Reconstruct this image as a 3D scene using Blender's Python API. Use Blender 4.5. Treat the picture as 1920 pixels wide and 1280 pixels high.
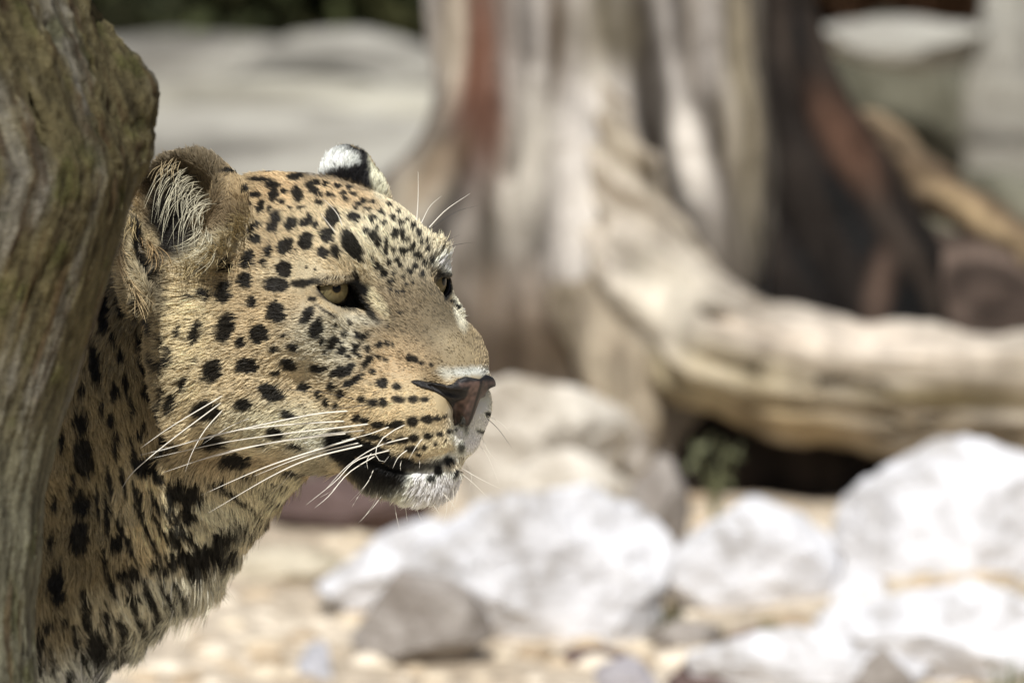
import bpy, math, random
import numpy as np
import openvdb
from mathutils import Vector, kdtree
from mathutils.bvhtree import BVHTree

for _o in list(bpy.data.objects):
    bpy.data.objects.remove(_o)
S = bpy.context.scene
COL = S.collection
R_ = math.radians

# ---------------------------------------------------------------- camera
FOCUS = 6.0                       # metres from the lens to the leopard's head
FRAME_W = 0.70                    # metres across the frame at that distance
PX = FRAME_W / 1920.0             # metres per photograph pixel at the head
PITCH = R_(7.0)
CAM_H = 1.40
CP = np.array([0.0, -6.0, CAM_H])
CR = np.array([1.0, 0.0, 0.0])
CF = np.array([0.0, math.cos(PITCH), -math.sin(PITCH)])
CU = np.array([0.0, math.sin(PITCH), math.cos(PITCH)])
cam_data = bpy.data.cameras.new('camera')
cam = bpy.data.objects.new('camera', cam_data)
COL.objects.link(cam)
cam.location = CP
cam.rotation_euler = (math.pi / 2 - PITCH, 0, 0)
cam_data.sensor_width = 36.0
cam_data.lens = 36.0 * FOCUS / FRAME_W
cam_data.clip_start = 0.1
cam_data.clip_end = 400.0
cam_data.dof.use_dof = True
cam_data.dof.focus_distance = FOCUS - 0.03
cam_data.dof.aperture_fstop = 9.0
cam_data.dof.aperture_blades = 0
S.camera = cam

# ---------------------------------------------------------------- light
SUN_EL, SUN_AZ = R_(54.0), R_(-10.5)     # azimuth: towards the left of straight behind the camera
sun_dir = np.array([math.cos(SUN_EL) * math.sin(SUN_AZ), -math.cos(SUN_EL) * math.cos(SUN_AZ), math.sin(SUN_EL)])
world = bpy.data.worlds.new('World')
S.world = world
world.use_nodes = True
nt = world.node_tree
bg = nt.nodes['Background']
sky = nt.nodes.new('ShaderNodeTexSky')
sky.sky_type = 'NISHITA'
sky.sun_disc = False
sky.sun_elevation = SUN_EL
sky.sun_rotation = math.atan2(sun_dir[0], sun_dir[1])
sky.dust_density = 2.0
nt.links.new(sky.outputs[0], bg.inputs[0])
bg.inputs[1].default_value = 0.058
sl = bpy.data.lights.new('sun', 'SUN')
sl.energy = 5.0
sl.angle = R_(0.53)
sl.color = (1.0, 0.98, 0.945)
sun = bpy.data.objects.new('sun', sl)
COL.objects.link(sun)
sun.rotation_euler = Vector(sun_dir).to_track_quat('Z', 'Y').to_euler()
S.view_settings.view_transform = 'Standard'
S.view_settings.look = 'None'
S.view_settings.exposure = -0.02
S.view_settings.gamma = 1.0
S.view_settings.use_curve_mapping = False
S.cycles.use_denoising = True
S.cycles.max_bounces = 6
S.cycles.diffuse_bounces = 3
S.cycles.transparent_max_bounces = 8


def at(px, py, d=FOCUS):
    """world point seen at photograph pixel (px, py), d metres down the lens axis"""
    k = PX * d / FOCUS
    return CP + CF * d + CR * ((px - 960) * k) + CU * ((640 - py) * k)


def proj(P):
    v = P - CP
    d = v @ CF
    k = PX * d / FOCUS
    return 960 + (v @ CR) / k, 640 - (v @ CU) / k, d


# ---------------------------------------------------------------- numeric noise
def _hash3(i, j, k, seed):
    h = (i * 374761393 + j * 668265263 + k * 2147483647 + seed * 1274126177) & 0xFFFFFFFF
    h = ((h ^ (h >> 13)) * 1274126177) & 0xFFFFFFFF
    return ((h ^ (h >> 16)) & 0xFFFFFF) / float(0xFFFFFF)


def vnoise(P, seed=0):
    """smooth value noise in [-1, 1] at points P (n, 3)"""
    P = np.asarray(P, float)
    i = np.floor(P).astype(np.int64)
    f = P - i
    f = f * f * (3 - 2 * f)
    out = np.zeros(len(P))
    for dx in (0, 1):
        wx = f[:, 0] if dx else 1 - f[:, 0]
        for dy in (0, 1):
            wy = f[:, 1] if dy else 1 - f[:, 1]
            for dz in (0, 1):
                wz = f[:, 2] if dz else 1 - f[:, 2]
                out += wx * wy * wz * _hash3(i[:, 0] + dx, i[:, 1] + dy, i[:, 2] + dz, seed)
    return out * 2 - 1


def fbm(P, octv=4, seed=0, gain=0.5):
    a, s, t = 1.0, 0.0, 0.0
    P = np.asarray(P, float)
    for o in range(octv):
        s = s + a * vnoise(P * (2.03 ** o) + 17.3 * o, seed + o)
        t += a
        a *= gain
    return s / t


def sstep(a, b, x):
    t = np.clip((x - a) / (b - a), 0, 1)
    return t * t * (3 - 2 * t)


# ---------------------------------------------------------------- implicit surfaces
class Field:
    """signed distance on a (possibly stretched) grid, sculpted primitive by primitive"""

    def __init__(self, ax, ay, az, far=80.0):
        self.ax = [np.asarray(a, np.float32) for a in (ax, ay, az)]
        self.far = np.float32(far)
        self.d = np.full([len(a) for a in self.ax], far, np.float32)

    def block(self, lo, hi):
        sl_ = []
        for a, l, h in zip(self.ax, lo, hi):
            i0, i1 = np.searchsorted(a, l), np.searchsorted(a, h)
            if i1 <= i0:
                return None, None
            sl_.append(slice(i0, i1))
        g = [a[s] for a, s in zip(self.ax, sl_)]
        return tuple(sl_), np.meshgrid(*g, indexing='ij', sparse=True)

    def _do(self, lo, hi, fn, k, op):
        m = 12 + (k if op == 'add' else 0) + (self.far if op == 'add' else 0) * 0.5
        sl_, g = self.block(np.asarray(lo) - m, np.asarray(hi) + m)
        if sl_ is None:
            return
        v = fn(*g).astype(np.float32)
        a = self.d[sl_]
        if op == 'add':
            if k > 0:
                h = np.clip(0.5 + 0.5 * (a - v) / k, 0, 1)
                r = a * (1 - h) + v * h - k * h * (1 - h)
            else:
                r = np.minimum(a, v)
        else:
            v = -v
            if k > 0:
                h = np.clip(0.5 - 0.5 * (a - v) / k, 0, 1)
                r = a * (1 - h) + v * h + k * h * (1 - h)
            else:
                r = np.maximum(a, v)
        self.d[sl_] = np.minimum(r, self.far)

    def ell(self, c, r, k=30, op='add', rot=None):
        c, r = np.asarray(c, float), np.asarray(r, float)
        if rot is None:
            rot = np.eye(3)
        rot = np.asarray(rot, float)          # rows are the ellipsoid's axes
        ext = np.sqrt(((rot * r[:, None]) ** 2).sum(0))

        def fn(x, y, z):
            x, y, z = x - c[0], y - c[1], z - c[2]
            q = [rot[i, 0] * x + rot[i, 1] * y + rot[i, 2] * z for i in range(3)]
            k0 = np.sqrt((q[0] / r[0]) ** 2 + (q[1] / r[1]) ** 2 + (q[2] / r[2]) ** 2)
            k1 = np.sqrt((q[0] / r[0] ** 2) ** 2 + (q[1] / r[1] ** 2) ** 2 + (q[2] / r[2] ** 2) ** 2)
            return k0 * (k0 - 1) / np.maximum(k1, 1e-6)
        self._do(c - ext, c + ext, fn, k, op)

    def cone(self, a, b, ra, rb, k=30, op='add', flat=None):
        a, b = np.asarray(a, float), np.asarray(b, float)
        ab = b - a
        L2 = (ab * ab).sum()
        m = max(ra, rb)

        def fn(x, y, z):
            px_, py_, pz_ = x - a[0], y - a[1], z - a[2]
            t = np.clip((px_ * ab[0] + py_ * ab[1] + pz_ * ab[2]) / L2, 0, 1)
            d = np.sqrt((px_ - t * ab[0]) ** 2 + (py_ - t * ab[1]) ** 2 + (pz_ - t * ab[2]) ** 2)
            return d - (ra + (rb - ra) * t)
        self._do(np.minimum(a, b) - m, np.maximum(a, b) + m, fn, k, op)

    def custom(self, lo, hi, fn, k=0, op='add'):
        self._do(lo, hi, fn, k, op)

    def mesh(self):
        d = self.d
        for ax_ in range(3):                       # close at the borders
            ix = [slice(None)] * 3
            ix[ax_] = 0
            d[tuple(ix)] = self.far
            ix[ax_] = -1
            d[tuple(ix)] = self.far
        g = openvdb.FloatGrid(float(self.far))
        g.copyFromArray(np.ascontiguousarray(d), tolerance=0.0)
        pts, quads = g.convertToQuads(isovalue=0.0)
        pts = np.asarray(pts, float)
        quads = np.asarray(quads, np.int64)
        out = np.empty_like(pts)
        for i in range(3):
            out[:, i] = np.interp(pts[:, i], np.arange(len(self.ax[i])), self.ax[i])
        return out, quads[:, ::-1]


def poly_mesh(name, V, F, smooth=True):
    """mesh from numpy arrays, all faces with the same corner count"""
    me = bpy.data.meshes.new(name)
    n = F.shape[1]
    me.vertices.add(len(V))
    me.vertices.foreach_set('co', np.ascontiguousarray(V, np.float32).ravel())
    me.loops.add(F.size)
    me.loops.foreach_set('vertex_index', np.ascontiguousarray(F, np.int32).ravel())
    me.polygons.add(len(F))
    me.polygons.foreach_set('loop_start', np.arange(0, F.size, n, dtype=np.int32))
    me.polygons.foreach_set('loop_total', np.full(len(F), n, np.int32))
    me.polygons.foreach_set('use_smooth', np.full(len(F), smooth, bool))
    me.update(calc_edges=True)
    me.validate()
    return me


def vnormals(V, F):
    N = np.zeros_like(V)
    fn = np.cross(V[F[:, 2]] - V[F[:, 0]], V[F[:, 3 if F.shape[1] == 4 else 1]] - V[F[:, 1 if F.shape[1] == 4 else 0]])
    if F.shape[1] == 3:
        fn = np.cross(V[F[:, 1]] - V[F[:, 0]], V[F[:, 2]] - V[F[:, 0]])
    for i in range(F.shape[1]):
        np.add.at(N, F[:, i], fn)
    return N / np.maximum(np.linalg.norm(N, axis=1, keepdims=True), 1e-9)


def link(name, data, parent=None, mat=None, **props):
    o = bpy.data.objects.new(name, data)
    COL.objects.link(o)
    if mat is not None and data is not None:
        data.materials.append(mat)
    if parent is not None:
        o.parent = parent
    for k_, v_ in props.items():
        o[k_] = v_
    return o


def thing(name, label, category, loc=(0, 0, 0), group=None):
    o = bpy.data.objects.new(name, None)
    o.empty_display_size = 0.05
    COL.objects.link(o)
    o.location = loc
    o['label'] = label
    o['category'] = category
    if group:
        o['group'] = group
    return o


def color_attr(me, name, C):
    a = me.color_attributes.new(name, 'FLOAT_COLOR', 'POINT')
    a.data.foreach_set('color', np.c_[C, np.ones(len(C))].astype(np.float32).ravel())


class Mat:
    """small node-building helper"""

    def __init__(self, name, rough=0.8, spec=0.3):
        self.m = bpy.data.materials.new(name)
        self.m.use_nodes = True
        self.t = self.m.node_tree
        self.b = self.t.nodes['Principled BSDF']
        self.b.inputs['Roughness'].default_value = rough
        self.b.inputs['Specular IOR Level'].default_value = spec

    def n(self, kind, **kw):
        nd = self.t.nodes.new(kind)
        for k_, v_ in kw.items():
            if k_.startswith('_'):
                setattr(nd, k_[1:], v_)
            else:
                nd.inputs[k_.replace('__', ' ')].default_value = v_
        return nd

    def l(self, a, b):
        self.t.links.new(a, b)


def srgb(r, g, b):
    def f(c):
        c /= 255.0
        return c / 12.92 if c <= 0.04045 else ((c + 0.055) / 1.055) ** 2.4
    return np.array([f(r), f(g), f(b)])

FAST_TEST = 0

# ---------------------------------------------------------------- leopard: body surface
# head frame in photograph pixels: X to the animal's right (the near side), Y forward, Z up; origin between the eyes
YAW = R_(45.0)
ROLL = R_(2.0)
hF = np.array([math.sin(YAW), -math.cos(YAW), 0.0])
hN = np.array([-math.cos(YAW), -math.sin(YAW), 0.0])
hU = np.array([0.0, 0.0, 1.0])
hN, hU = hN * math.cos(ROLL) + hU * math.sin(ROLL), hU * math.cos(ROLL) - hN * math.sin(ROLL)
HO = at(727, 540)
HB = np.stack([hN, hF, hU])            # rows


def H2W(P):
    return HO + (np.asarray(P, float) @ HB) * PX


def W2H(P):
    return ((np.asarray(P, float) - HO) / PX) @ HB.T


def unit(v):
    v = np.asarray(v, float)
    return v / np.linalg.norm(v)


EYE_R = 43.0
EYE_C = {}
EYE_B = {}


def stretch(lo, f0, f1, hi, fine, q=1.09, cap=26.0):
    a = list(np.arange(f0, f1 + fine, fine))
    s = fine
    while a[0] > lo:
        s = min(s * q, cap)
        a.insert(0, a[0] - s)
    s = fine
    while a[-1] < hi:
        s = min(s * q, cap)
        a.append(a[-1] + s)
    return np.array(a)


def build_body_field():
    F = Field(stretch(-460, -300, 320, 520, 4.4), stretch(-3250, -520, 330, 340, 4.4), stretch(-1850, -470, 330, 340, 4.4))
    E, K = F.ell, F.cone
    # torso, legs, tail
    K((0, -1150, -380), (0, -2200, -340), 300, 255, 0)
    E((0, -1180, -420), (255, 430, 350), 80)
    E((0, -2330, -330), (245, 330, 300), 80)
    for s in (1, -1):
        K((s * 165, -1130, -480), (s * 175, -1230, -930), 170, 95, 60)
        K((s * 175, -1230, -930), (s * 165, -1180, -1400), 92, 62, 30)
        K((s * 165, -1180, -1400), (s * 165, -1160, -1700), 60, 58, 25)
        E((s * 165, -1105, -1750), (75, 120, 62), 25)
        K((s * 150, -2330, -420), (s * 185, -2130, -950), 220, 105, 60)
        K((s * 185, -2130, -950), (s * 170, -2500, -1330), 92, 52, 30)
        K((s * 170, -2500, -1330), (s * 165, -2410, -1700), 52, 50, 20)
        E((s * 165, -2350, -1752), (70, 120, 60), 25)
    K((0, -2560, -230), (0, -2900, -700), 60, 44, 40)
    K((0, -2900, -700), (0, -3120, -1250), 44, 40, 20)
    # neck
    K((0, -330, -40), (0, -640, -230), 165, 222, 0)
    K((0, -640, -250), (0, -1050, -430), 222, 300, 60)
    K((0, -285, -235), (0, -620, -490), 132, 150, 60)
    K((0, -620, -490), (0, -1030, -750), 150, 178, 60)
    # skull
    E((0, -225, 10), (192, 235, 183), 60)
    E((0, -80, 60), (120, 140, 105), 50)
    E((0, -340, 55), (150, 150, 128), 50)
    for s in (1, -1):
        E((s * 92, -50, 40), (78, 78, 58), 40)
        E((s * 150, -110, -70), (80, 140, 85), 45)
        E((s * 160, -230, -130), (88, 165, 140), 50)
        E((s * 192, -340, -120), (64, 84, 190), 50)
        E((s * 95, -5, -140), (66, 95, 85), 40)
        K((s * 48, 95, -288), (s * 140, -200, -215), 52, 92, 45)
        K((s * 42, -10, -45), (s * 28, 170, -128), 62, 50, 40)
    K((0, -20, 22), (0, 178, -96), 62, 48, 40)
    E((0, -150, -260), (135, 190, 92), 60)
    # muzzle
    for s in (1, -1):
        E((s * 50, 122, -212), (64, 90, 76), 24)
        E((s * 78, 50, -205), (66, 96, 82), 35)
        E((s * 40, 142, -262), (46, 62, 50), 20)
    E((0, 196, -142), (56, 44, 42), 22)
    K((0, 226, -156), (0, 214, -230), 24, 9, 12)
    for s in (1, -1):
        E((s * 31, 218, -162), (28, 26, 22), 12)
    E((0, 106, -328), (76, 72, 58), 16)
    E((0, 30, -325), (80, 100, 56), 40)
    # eyes
    for s in (1, -1):
        g = unit((s * 0.34, 0.94, -0.02))
        c = np.array([s * 141.0, 2.0, 2.0]) - g * (34 if s > 0 else 39)
        up = unit(np.array([0, 0, 1.0]) - g * g[2])
        lat = np.cross(up, g) * (-1 if s > 0 else 1)      # towards the nose is +u
        if lat[0] * s > 0:
            lat = -lat
        EYE_C[s], EYE_B[s] = c, (lat, up, g)
        E(c, (54, 54, 50), 22)
        # almond opening, u towards the nose, v up
        poly = np.array([(-38, 9), (-22, 11), (0, 10), (18, 14), (32, 11), (44, -2), (66, -36), (60, -40), (44, -35), (22, -33), (2, -29), (-18, -17), (-30, -4)], float)

        def almond(x, y, z, c=c, lat=lat, up=up, g=g, poly=poly):
            x, y, z = x - c[0], y - c[1], z - c[2]
            u = x * lat[0] + y * lat[1] + z * lat[2]
            v = x * up[0] + y * up[1] + z * up[2]
            w = x * g[0] + y * g[1] + z * g[2]
            d = np.full(u.shape, 1e9)
            inside = np.zeros(u.shape, bool)
            n = len(poly)
            for i in range(n):
                a, b = poly[i], poly[(i + 1) % n]
                e = b - a
                t = np.clip(((u - a[0]) * e[0] + (v - a[1]) * e[1]) / (e @ e), 0, 1)
                d = np.minimum(d, np.hypot(u - a[0] - t * e[0], v - a[1] - t * e[1]))
                cr = ((a[1] > v) != (b[1] > v)) & (u < (b[0] - a[0]) * (v - a[1]) / (b[1] - a[1] + 1e-9) + a[0])
                inside ^= cr
            d = np.where(inside, -d, d)
            return np.maximum(d, -w)
        F.custom(c - 95, c + 95, almond, 5, 'sub')
        E(c, (EYE_R + 1.5,) * 3, 0, 'sub')
    # mouth line, lips and nostrils
    for s in (1, -1):
        pts = [(4, 208, -308), (34, 184, -326), (68, 130, -328), (98, 72, -312), (112, 10, -296), (112, -50, -280)]
        for a_, b_ in zip(pts[:-1], pts[1:]):
            K((s * a_[0], a_[1], a_[2]), (s * b_[0], b_[1], b_[2]), 6, 6, 10, 'sub')
        K((s * 34, 250, -180), (s * 54, 216, -174), 13, 11, 6, 'sub')
        K((s * 54, 216, -174), (s * 76, 182, -158), 10, 5, 6, 'sub')
    K((0, 236, -232), (0, 208, -306), 5, 5, 6, 'sub')
    # ears
    for s, c, ax, ra in ((1, (212, -322, 128), (0.86, 0.46, 0.10), (112, 118, 60)), (-1, (-208, -318, 152), (-0.96, 0.14, 0.12), (90, 86, 48))):
        a = unit(ax)
        up = unit(np.array([s * 0.18, 0, 1.0]) - a * (np.array([s * 0.18, 0, 1.0]) @ a))
        la = np.cross(up, a)
        rot = np.stack([la, up, a])
        c = np.array(c, float)

        def bowl(x, y, z, c=c, rot=rot, ra=ra):
            x, y, z = x - c[0], y - c[1], z - c[2]
            q = [rot[i, 0] * x + rot[i, 1] * y + rot[i, 2] * z for i in range(3)]
            k0 = np.sqrt((q[0] / ra[0]) ** 2 + (q[1] / ra[1]) ** 2 + (q[2] / ra[2]) ** 2)
            k1 = np.sqrt((q[0] / ra[0] ** 2) ** 2 + (q[1] / ra[1] ** 2) ** 2 + (q[2] / ra[2] ** 2) ** 2)
            o = k0 * (k0 - 1) / np.maximum(k1, 1e-6)
            r = q[2] - 12
            h = np.clip(0.5 - 0.5 * (o - r) / 14, 0, 1)
            return o * (1 - h) + r * h + 14 * h * (1 - h)
        F.custom(c - 125, c + 125, bowl, 30, 'add')
        off = np.array([0, -24.0, -2]) if s > 0 else np.zeros(3)
        E(c + a * 26 + off, (ra[0] - 26, ra[1] - 22, ra[2] - 2), 12, 'sub', rot)
        
    # fold of the ear's rear edge and the thick front margin (near ear), mirrored loosely on the far side
    for s in (1, -1):
        q = [W2H(at(*p_)) for p_ in ((236, 420, FOCUS + .012), (232, 480, FOCUS + .004), (262, 560, FOCUS - .002))]
        for a_, b_ in zip(q[:-1], q[1:]):
            K((s * a_[0], a_[1], a_[2]), (s * b_[0], b_[1], b_[2]), 22, 24, 16)
        q = [W2H(at(*p_)) for p_ in ((428, 372, FOCUS + .010), (400, 470, FOCUS - .002))]
        K((s * q[0][0], q[0][1], q[0][2]), (s * q[1][0], q[1][1], q[1][2]), 30, 26, 28)
        q = [W2H(at(*p_)) for p_ in ((272, 450, FOCUS - .012), (282, 520, FOCUS - .016))]
        K((s * q[0][0], q[0][1], q[0][2]), (s * q[1][0], q[1][1], q[1][2]), 12, 9, 10, 'sub')
    return F


bodyF = build_body_field()
bV, bQ = bodyF.mesh()


def sample_field(F, P):
    """trilinear look-up of a Field"""
    ix, fr = [], []
    for i in range(3):
        t = np.interp(P[..., i], F.ax[i], np.arange(len(F.ax[i])))
        k = np.clip(t.astype(int), 0, len(F.ax[i]) - 2)
        ix.append(k)
        fr.append(t - k)
    out = 0
    for dx in (0, 1):
        for dy in (0, 1):
            for dz in (0, 1):
                w = (fr[0] if dx else 1 - fr[0]) * (fr[1] if dy else 1 - fr[1]) * (fr[2] if dz else 1 - fr[2])
                out = out + w * F.d[ix[0] + dx, ix[1] + dy, ix[2] + dz]
    return out


def build_nose():
    F = Field(np.arange(-100, 100.1, 2.0), np.arange(140, 284.1, 2.0), np.arange(-270, -120, 2.0), 40)
    X, Y, Z = np.meshgrid(*F.ax, indexing='ij')
    base = sample_field(bodyF, np.stack([X, Y, Z], -1)) - 4.0
    half = [(0, -149), (28, -143), (46, -148), (57, -159), (66, -157), (82, -153), (90, -157), (86, -166), (66, -173), (50, -184), (29, -202), (12, -219), (2, -242)]
    poly = half + [(-x, z) for x, z in half[::-1] if x > 0]
    d = np.full(X[:, 0, :].shape, 1e9)
    x2, z2 = X[:, 0, :], Z[:, 0, :]
    ins = np.zeros(x2.shape, bool)
    for i in range(len(poly)):
        a, b = np.array(poly[i], float), np.array(poly[(i + 1) % len(poly)], float)
        e = b - a
        t = np.clip(((x2 - a[0]) * e[0] + (z2 - a[1]) * e[1]) / (e @ e), 0, 1)
        d = np.minimum(d, np.hypot(x2 - a[0] - t * e[0], z2 - a[1] - t * e[1]))
        ins ^= ((a[1] > z2) != (b[1] > z2)) & (x2 < (b[0] - a[0]) * (z2 - a[1]) / (b[1] - a[1] + 1e-9) + a[0])
    d = np.where(ins, -d, d)[:, None, :]
    k = 5.0
    h = np.clip(0.5 - 0.5 * (base - d) / k, 0, 1)
    F.d = np.minimum(base * (1 - h) + d * h + k * h * (1 - h), 40).astype(np.float32)
    F.d = np.maximum(F.d, (-(base + 14)).astype(np.float32))
    for s in (1, -1):
        F.cone((s * 32, 258, -184), (s * 48, 234, -178), 13, 11, 4, 'sub')
        F.cone((s * 48, 234, -178), (s * 80, 194, -162), 9, 3, 4, 'sub')
    F.cone((0, 274, -172), (0, 228, -246), 3, 3, 6, 'sub')
    return F.mesh()

# ---------------------------------------------------------------- leopard: coat pattern
# coat markings: (x, y, half width, half height, tilt in degrees) where each sits on the animal
SPOTS = """512 348 14 7 0|515 365 9 17 0|534 361 7 6 0|559 367 10 15 -20|589 358 18 7 35|590 345 12 5 0|612 348 7 5 0|552 334 12 6 0
562 331 9 4 0|600 382 9 5 0|567 392 9 4 -10|519 410 10 13 25|512 427 10 12 25|547 421 10 14 30|575 418 15 8 -30|593 423 6 7 20|625 409 15 18 0
665 409 13 8 15|616 443 14 14 20|575 454 14 17 30|536 462 14 17 30|609 476 14 10 20|633 474 9 14 -25|661 463 14 33 -28|533 505 15 15 0
519 534 21 15 5|566 531 20 8 0|520 587 17 20 -20|578 590 10 19 32|594 618 12 18 25|583 559 6 5 0|656 354 6 5 0|645 365 6 4 0|684 380 8 5 10
700 380 6 4 10|716 399 7 4 20|675 386 7 4 0|690 394 6 4 0|688 434 6 7 -20|700 444 8 9 -30|709 458 5 11 -10|698 412 4 8 0|725 457 4 13 0|741 440 7 10 0
755 445 5 13 -10|753 420 7 5 0|739 471 5 7 0|723 474 5 9 0|756 473 9 7 0|769 471 7 6 0|783 481 9 7 30|784 440 5 8 -20|789 456 4 6 0|731 387 6 4 20
709 501 6 8 0|720 513 6 9 0|700 487 4 5 0|734 530 6 7 0|733 544 4 4 0|746 548 4 3 0|762 535 3 5 0|756 548 4 3 0|752 499 5 6 0|769 509 6 6 0
791 515 4 6 0|808 490 4 5 0|823 471 4 3 0|775 427 5 6 0|669 520 5 14 -20|753 587 4 3 0|730 612 3 5 0|841 552 6 14 20|849 566 7 4 10|857 575 6 3 20
628 637 7 8 0|624 645 8 14 25|647 628 5 6 0|671 630 6 6 0|682 633 6 6 0|691 627 3 5 0|668 655 7 10 0|644 657 9 8 -20|690 655 5 7 0|713 647 6 7 0
726 646 4 5 0|737 647 4 6 0|711 671 4 4 0|723 674 6 4 20|691 678 7 16 40|642 696 13 13 30|657 692 8 13 30|596 692 14 9 10|700 697 5 5 0
669 711 17 6 -38|654 720 9 8 -30|640 738 6 10 10|625 724 9 10 0|571 724 11 10 0|718 718 11 10 0|745 724 9 7 0|769 672 7 7 10|780 674 6 6 0
791 680 5 4 0|809 684 4 3 0|599 741 6 9 -20|613 755 6 9 -20|631 759 5 6 0|679 748 8 6 0|701 754 11 7 0|720 754 9 9 0|749 749 13 7 5|776 748 10 7 0
797 748 9 5 0|669 785 7 7 0|685 787 9 6 0|710 796 13 7 5|730 797 8 6 0|745 795 12 8 0|774 790 12 9 0|801 785 12 8 0|821 783 9 5 0|835 781 5 3 0
701 817 18 6 10|729 825 16 6 10|754 825 14 7 0|776 821 10 7 0|803 817 8 6 0|825 813 7 5 0|843 808 5 4 0|855 805 3 3 0|772 841 13 6 0|797 838 6 5 0
817 832 4 3 0|785 852 5 3 0|835 827 3 2 0|821 881 8 9 20|808 896 9 6 -10|840 863 8 8 0|854 886 4 10 20|915 776 6 5 0|902 808 9 3 20
340 621 5 15 15|371 624 10 23 15|426 614 17 28 15|488 625 18 18 -10|454 641 9 12 10|516 655 7 7 0|552 652 13 7 25|319 676 8 12 0|321 655 3 10 10
402 694 17 21 10|466 685 21 15 8|544 683 17 11 25|518 698 9 5 0|346 719 10 13 15|324 755 9 22 5|510 736 26 15 25|458 757 16 12 -10|390 768 26 18 0
543 778 16 8 10|518 810 17 11 10|405 827 30 14 -5|444 861 32 13 -5|555 836 13 4 15|332 833 14 10 0|372 674 5 4 0|494 830 7 3 0|535 627 8 4 0
556 881 26 4 -3|466 889 14 5 0|197 584 11 40 0|228 575 7 20 -15|180 681 11 36 -5|137 687 11 19 0|228 662 8 12 -10|262 634 5 21 -15
290 675 5 19 -15|267 678 7 18 -8|216 731 9 18 5|275 728 10 17 -5|153 784 15 26 5|206 781 8 14 0|216 831 6 27 0|156 853 18 40 -5|266 803 9 18 20
275 869 24 18 0|256 581 4 20 -15|153 939 16 26 0|151 1001 17 30 0|71 991 9 32 0|110 1086 17 34 0|224 985 6 26 -5|219 1014 11 18 0|230 1070 14 10 0
250 1067 9 19 -25|302 1057 24 8 10|345 919 35 24 10|384 1030 58 20 -17|350 1000 32 8 38|270 975 4 48 -20|243 1014 4 46 -22|302 985 4 42 -27
184 939 4 32 -8|202 968 5 42 -8|161 1139 7 50 -5|178 1198 20 32 -10|224 1221 18 28 -10|237 1175 5 36 -15|73 1191 12 20 0|79 1237 7 26 0
99 1231 5 26 0|263 1211 12 8 0|338 1103 6 26 -30|158 1221 6 16 0|119 1155 10 10 0|322 1044 11 18 -10|285 1010 4 50 -25|330 960 4 34 -28
260 466 8 44 -12|274 500 6 26 -10|490 390 8 14 22|476 427 15 8 -30|481 449 12 9 0|505 471 7 12 20|495 493 6 8 0|466 487 12 18 25|461 526 13 14 15
476 565 9 11 0|422 549 13 20 15|392 556 5 14 20|356 555 8 6 0|381 549 5 10 20|459 356 8 6 0|481 367 14 6 0|489 338 20 5 3|419 496 10 15 25
433 502 6 10 20|508 395 5 5 0|434 322 26 4 0|500 322 26 3 0|545 322 18 3 0|590 560 4 4 0|600 600 4 6 20|612 660 5 6 10|607 640 5 7 20
630 612 4 4 0|655 603 4 3 0|640 645 4 4 0|655 668 5 4 0|678 668 4 4 0|655 610 3 3 0|676 645 4 5 0|612 690 5 5 0|627 700 5 7 20
705 410 5 4 0|720 420 6 4 10|738 410 5 4 20|748 400 6 3 30|765 415 4 4 20|765 452 4 5 0|775 462 5 5 0|800 470 4 6 0|745 488 6 5 0|730 495 5 5 0
778 500 5 6 0|795 495 5 5 0|740 515 4 4 0|757 520 4 5 0|775 530 3 3 0|707 430 4 6 0|800 455 3 5 0|650 375 7 4 10|664 366 7 4 20|668 392 5 3 10|636 352 8 4 0
620 368 8 4 20|530 380 5 4 0|545 392 4 3 0|556 470 3 3 0|575 500 3 3 0|590 505 3 2 0|206 900 5 34 -8|232 900 5 30 -12|262 930 5 34 -18|290 935 5 30 -24|318 965 5 30 -30|196 1040 6 34 -6|212 1090 8 26 -12|246 1110 8 30 -18|282 1110 6 34 -24|310 1100 6 30 -28|200 1150 7 34 -10|226 1170 6 30 -14|262 1165 6 34 -22|296 1150 5 26 -28|140 1190 6 30 -4|188 1255 10 26 -8|216 1255 9 22 -12|130 1255 7 20 0|92 1160 9 14 0|134 905 6 20 0|118 820 8 16 0|246 760 5 20 -6|250 850 6 26 -8|238 720 5 22 -8|190 760 5 14 0|300 780 5 30 -4|306 830 8 30 -6|296 880 10 26 -12|352 960 16 16 20|420 990 26 10 -20|330 1010 9 26 -28|366 1060 20 12 -10|170 640 5 14 0|215 630 5 16 -8|155 730 5 12 0|100 940 7 18 0|96 1010 6 20 0|60 1080 6 30 0|62 1150 6 20 0|440 925 24 4 35|478 950 30 4 38|505 925 22 3 35|455 976 24 5 32|520 905 16 3 30|540 925 18 3 -30|495 975 14 4 -20|410 905 20 8 20|305 690 5 14 0|305 740 5 18 0|310 640 4 14 -6|282 610 4 22 -14"""
SP = np.array([[float(v) for v in q.split()] for q in SPOTS.replace('\n', '|').split('|')])
SP[:, 2:4] = SP[:, 2:4] * 1.03 + 0.4


def C8(r, g, b):
    return srgb(r, g, b)


TAN, CREAM, WHITE, BLACK = C8(190, 156, 106), C8(206, 182, 140), C8(236, 230, 220), C8(15, 13, 12)
OCHRE, BROWN, GREYW = C8(138, 115, 72), C8(146, 118, 84), C8(196, 180, 154)
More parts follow.
